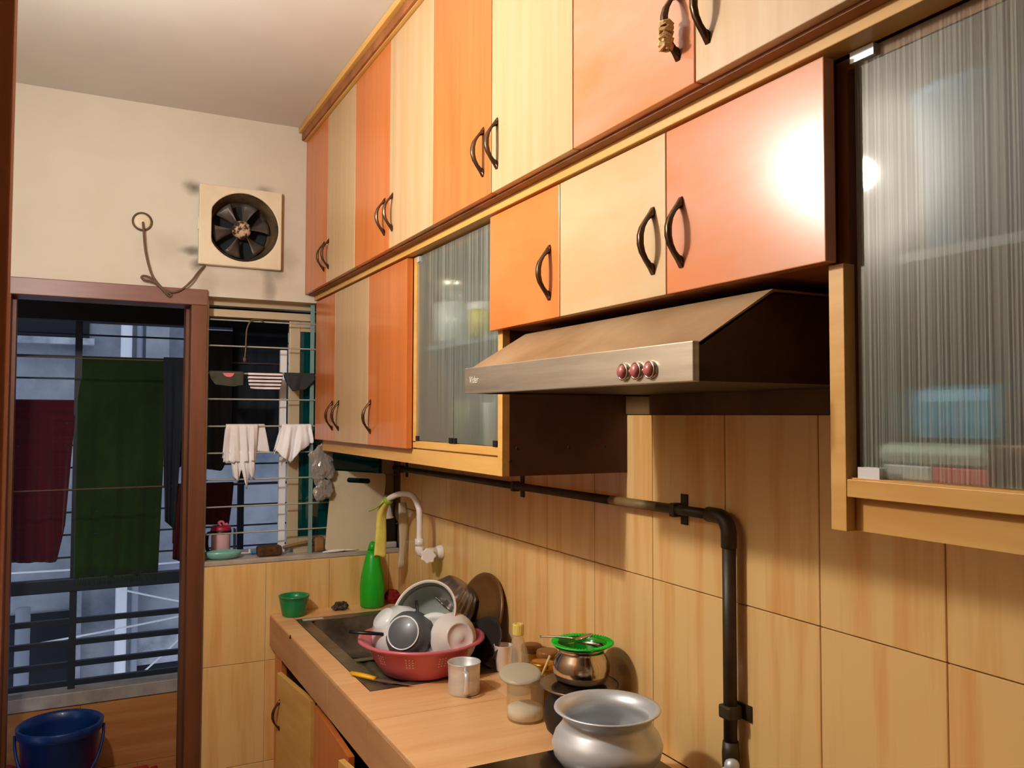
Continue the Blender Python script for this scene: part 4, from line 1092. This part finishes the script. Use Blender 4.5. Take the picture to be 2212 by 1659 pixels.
# ------------------------------------------------------------------ things on the worktop
mg = thing('mug', 'dented aluminium mug with its handle facing the camera', 'mug', (1.0, 2.24, CT + .0005))
obj('body', Lt([(0, 0), (.043, 0), (.046, .004), (.0455, .045), (.047, .086), (.049, .088), (.0475, .090), (.0445, .086), (.043, .008), (0, .006)], 40), 'alum', mg, smooth=True, local=True)
hv = Vector((-.30, -.95, 0)).normalized()
obj('handle', Tb(smoothpath([hv * .045 + Vector((0, 0, .072)), hv * .066 + Vector((0, 0, .070)), hv * .071 + Vector((0, 0, .045)), hv * .062 + Vector((0, 0, .018)), hv * .046 + Vector((0, 0, .012))], 6), .007, 8, flat=.5), 'alum', mg, smooth=True, local=True)
tag(obj('white_cup', Lt([(0, 0), (.020, 0), (.022, .003), (.029, .078), (.0305, .08), (.028, .08), (.020, .005), (0, .004)], 32, TR((1.195, 2.375, CT + .001))), 'tapw', smooth=True),
    'small white cup half hidden behind the glass bottle', 'cup')
bt = thing('glass_bottle', 'clear glass bottle with a ribbed yellow screw cap', 'bottle', (1.138, 2.165, CT + .001))
obj('body', Lt([(0, 0), (.029, 0), (.031, .004), (.031, .095), (.028, .115), (.021, .14), (.0145, .165), (.0145, .172), (0, .172)], 36), 'clear', bt, smooth=True, local=True)
obj('cap', Lt([(0, .195), (.010, .195), (.010, .198), (.0155, .198), (.0165, .195), (.0165, .168), (.0155, .166), (0, .166)], 40, lobes=20, amp=.02), 'cappy', bt, local=True)
for (x, y, h, r, lm, lb) in ((1.15, 2.045, .118, .031, 'gold', 'spice jar with a shiny golden lid beside the steel pot'),
                             (1.205, 2.112, .125, .030, 'brownlid', 'spice jar with a brown lid against the wall behind the golden lid'),
                             (1.205, 2.208, .118, .030, 'brownlid', 'spice jar with a brown lid against the wall behind the glass bottle')):
    j = thing('spice_jar', lb, 'jar', (x, y, CT + .001), 'spice jars by the wall')
    obj('body', Lt([(0, 0), (r - .002, 0), (r, .004), (r, h * .45), (r * .92, h * .5), (r, h * .55), (r, h - .022), (r * .8, h - .012), (0, h - .012)], 32), 'spice', j, smooth=True, local=True)
    obj('lid', Lt([(r * .98, h - .018), (r * 1.06, h - .016), (r * 1.06, h - .002), (r * .98, h + .002), (r * .6, h + .003), (0, h + .001)], 32), lm, j, smooth=True, local=True)
fc_ = thing('flour_container', 'translucent plastic canister of flour with its lid askew', 'canister', (1.06, 1.975, CT + .0005))
obj('body', Lt([(0, 0), (.045, 0), (.049, .005), (.0495, .10), (.052, .102), (.052, .112)], 44), 'clear', fc_, smooth=True, local=True)
obj('flour', Lt([(0, .0045), (.0465, .0065), (.0465, .032), (.03, .040), (0, .046)], 40), 'flour', fc_, smooth=True, local=True)
obj('lid', Lt([(0, .006), (.048, .005), (.056, .001), (.057, -.004), (.055, -.004), (.052, 0), (0, .003)], 44, TR((-.010, .010, .117), (-.10, -.2, 1))), 'lidc', fc_, smooth=True, local=True)
obj('stick', Tb([(.035, -.02, .105), (.058, -.03, .165)], .0035, 8), 'wood', fc_, smooth=True, local=True)

dp = thing('cooking_pot', 'sooty black pot with a wide steel rim under the small steel pot', 'pot', (1.125, 1.81, CT + .0005))
obj('body', Lt([(0, 0), (.06, 0), (.082, .02), (.090, .05), (.086, .085), (.070, .112), (.070, .120), (.066, .120), (.066, .112), (0, .105)], 48), 'soot', dp, smooth=True, local=True)
obj('rim', Lt([(.066, .116), (.095, .130), (.099, .131), (.099, .128), (.070, .112)], 48), 'sink', dp, smooth=True, local=True)
spt = tag(obj('steel_pot', Lt([(0, 0), (.045, 0), (.062, .012), (.071, .034), (.0715, .050), (.066, .068), (.057, .080), (.055, .088), (.066, .095), (.068, .0965), (.064, .0975), (.053, .09), (.055, .08), (.068, .05), (.060, .014), (0, .004)], 48,
         TR((1.128, 1.805, .978))), 'shiny', smooth=True), 'polished round steel pot with a green strainer on its mouth', 'pot')
gs = thing('strainer', 'bright green plastic strainer resting in the mouth of the steel pot', 'strainer', (1.130, 1.803, 1.070))
obj('bowl', Lt([(.078, .012), (.079, .015), (.076, .016), (.066, .010), (.064, .0125)], 56), 'greenst', gs, smooth=True, local=True)
obj('net', Lt([(.065, .011), (.056, .0), (.047, -.03), (0, -.036)], 56), 'net', gs, smooth=True, local=True)
rb = BM()
for k in range(56):
    a = 2 * PI * k / 56
    tube(rb, [(.062 * math.cos(a), .062 * math.sin(a), .0135), (.077 * math.cos(a), .077 * math.sin(a), .0165)], .0012, 5)
ro = obj('ribs', rb, 'greenst', gs, local=True); ro['kind'] = 'stuff'
spo = thing('spoon', 'steel spoon lying across the green strainer', 'spoon', (1.12, 1.84, 1.085))
obj('handle', Tb(smoothpath([(1.066, 1.905, 1.081), (1.09, 1.86, 1.088), (1.112, 1.815, 1.092)], 5), .003, 8), 'steel', spo, smooth=True)
obj('scoop', Lt([(0, -.004), (.012, -.003), (.019, .001), (.0195, .002), (.012, -.001), (0, -.002)], 24, TR((1.127, 1.79, 1.099), (-.22, .26, 1)) @ Matrix.Diagonal((1.35, 1.2, 1, 1))), 'shiny', spo, smooth=True)

# gas stove with the big pot
sv = thing('gas_stove', 'black glass gas stove on the worktop under the big pot', 'stove', (.95, 1.35, CT + .0005))
obj('top', B(.735, 1.17, .99, 1.70, CT + .012, CT + .030), 'glassblk', sv, bevel=.003)
obj('base', B(.745, 1.16, 1.0, 1.69, CT + .0005, CT + .012), 'redtrim', sv)
obj('trim', B(.733, 1.172, 1.70, 1.704, CT + .008, CT + .026), 'redtrim', sv)
for yy in (1.49, 1.16):
    bn = obj('burner', Lt([(0, 0), (.05, 0), (.05, .012), (.035, .02), (0, .02)], 32, TR((.99, yy, CT + .030))), 'soot', sv)
    for k in range(4):
        a = PI / 4 + PI / 2 * k
        obj('pan_support', Tb([(.99 + .085 * math.cos(a), yy + .085 * math.sin(a), CT + .032), (.99 + .08 * math.cos(a), yy + .08 * math.sin(a), CT + .055), (.99 + .03 * math.cos(a), yy + .03 * math.sin(a), CT + .058)], .005, 6), 'soot', bn)
bp_ = tag(obj('cooking_pot', Lt([(0, 0), (.070, 0), (.095, .010), (.112, .032), (.1165, .052), (.110, .072), (.097, .088), (.092, .098), (.097, .112), (.109, .122), (.112, .124), (.111, .127), (.103, .125), (.088, .112), (.086, .096),
          (.098, .080), (.108, .052), (.100, .02), (.06, .006), (0, .005)], 64, TR((.995, 1.49, CT + .064))), 'alum', smooth=True),
          'large dented aluminium cooking pot on the stove burner', 'pot')

# ------------------------------------------------------------------ contents of the glass cabinets
def item(name, label, cat, bm, m, **k): return tag(obj(name, bm, m, smooth=k.get('smooth', True), bevel=k.get('bevel', 0)), label, cat, 'things inside the glass cabinets')
zs, zh = 1.5725, 1.8605
item('white_tumbler', 'tall white tumbler at the right of the small glass cabinet', 'tumbler', Lt([(0, 0), (.028, 0), (.034, .11), (.035, .112), (.031, .112), (.026, .004), (0, .004)], 28, TR((.935, 1.90, zs))), 'whitec')
item('dark_jar', 'dark jar on the lower shelf of the small glass cabinet', 'jar', Lt([(0, 0), (.04, 0), (.042, .07), (.03, .09), (.03, .10), (0, .10)], 28, TR((.965, 2.05, zs))), 'soot')
item('olive_jar', 'olive jar with a rounded top in the small glass cabinet', 'jar', Lt([(0, 0), (.045, 0), (.047, .09), (.035, .11), (.036, .125), (0, .125)], 28, TR((1.0, 2.19, zs))), 'olivejar')
item('grey_canister', 'tall grey canister in the middle of the small glass cabinet', 'canister', Lt([(0, 0), (.055, 0), (.057, .01), (.057, .16), (.05, .17), (.05, .185), (0, .185)], 28, TR((1.09, 1.95, zs))), 'pvcg')
item('silver_bowl', 'silver bowl on the upper shelf of the small glass cabinet', 'bowl', Lt([(0, 0), (.03, 0), (.065, .035), (.075, .07), (.072, .07), (.06, .035), (0, .004)], 32, TR((1.0, 2.245, zh + .1205))), 'silver')
yt = thing('yellow_tin', 'tin with a yellow body on the upper shelf of the small glass cabinet', 'tin', (.955, 2.0, zh), 'things inside the glass cabinets')
obj('body', Lt([(0, 0), (.042, 0), (.043, .075), (0, .075)], 28), 'yellow', yt, smooth=True, local=True)
obj('lid', Lt([(.044, .072), (.044, .09), (.03, .094), (0, .094)], 28), 'whitep', yt, smooth=True, local=True)
item('pink_box', 'pinkish carton on the upper shelf of the small glass cabinet', 'carton', B(1.06, 1.14, 1.82, 1.96, zh, zh + .14), 'pinkj', smooth=False, bevel=.003)
item('white_plate_stack', 'stack of plates under the silver bowl on the upper shelf of the small glass cabinet', 'plates', Lt([(0, 0), (.06, 0), (.08, .01), (.08, .12), (0, .12)], 28, TR((1.0, 2.245, zh))), 'whitec')
# large cabinet
item('blue_tub', 'large pale blue plastic tub on the upper shelf of the big glass cabinet', 'tub', Lt([(0, 0), (.07, 0), (.088, .19), (.092, .195), (.09, .205), (0, .21)], 36, TR((1.02, .655, zh))), 'skyblue')
item('blue_jug', 'pale blue jug right of the blue tub in the big glass cabinet', 'jug', Lt([(0, 0), (.06, 0), (.07, .10), (.05, .17), (.052, .18), (0, .18)], 36, TR((1.06, .48, zh))), 'skyblue')
item('blue_box', 'dark blue carton standing behind the cyan packet', 'carton', B(1.08, 1.17, .60, .765, zs, zs + .16), 'bluep', smooth=False, bevel=.004)
item('brown_carton', 'brown carton under the cyan packet in the big glass cabinet', 'carton', B(.965, 1.06, .45, .765, zs, zs + .0465), 'brownlid', smooth=False, bevel=.003)
item('cyan_packet', 'bright cyan packet on the lower shelf of the big glass cabinet', 'packet', B(.95, 1.05, .595, .765, zs + .047, zs + .118), 'cyan', smooth=False, bevel=.02)
item('coral_packet', 'coral red packet right of the cyan packet in the big glass cabinet', 'packet', Lt([(0, 0), (.045, .004), (.055, .04), (.04, .085), (0, .095)], 28, TR((1.0, .535, zs + .047))), 'coral')
item('white_box', 'white carton at the front bottom of the big glass cabinet', 'carton', B(.922, .955, .672, .742, zs, zs + .018), 'whitep', smooth=False, bevel=.002)
item('orange_box', 'orange carton at the front bottom of the big glass cabinet', 'carton', B(.922, .955, .60, .669, zs, zs + .018), 'coral', smooth=False, bevel=.002)
item('mint_packet', 'pale wrapped packet lying on the small cartons of the big glass cabinet', 'packet', B(.918, .96, .595, .755, zs + .0185, zs + .046), 'mint', smooth=False, bevel=.012)
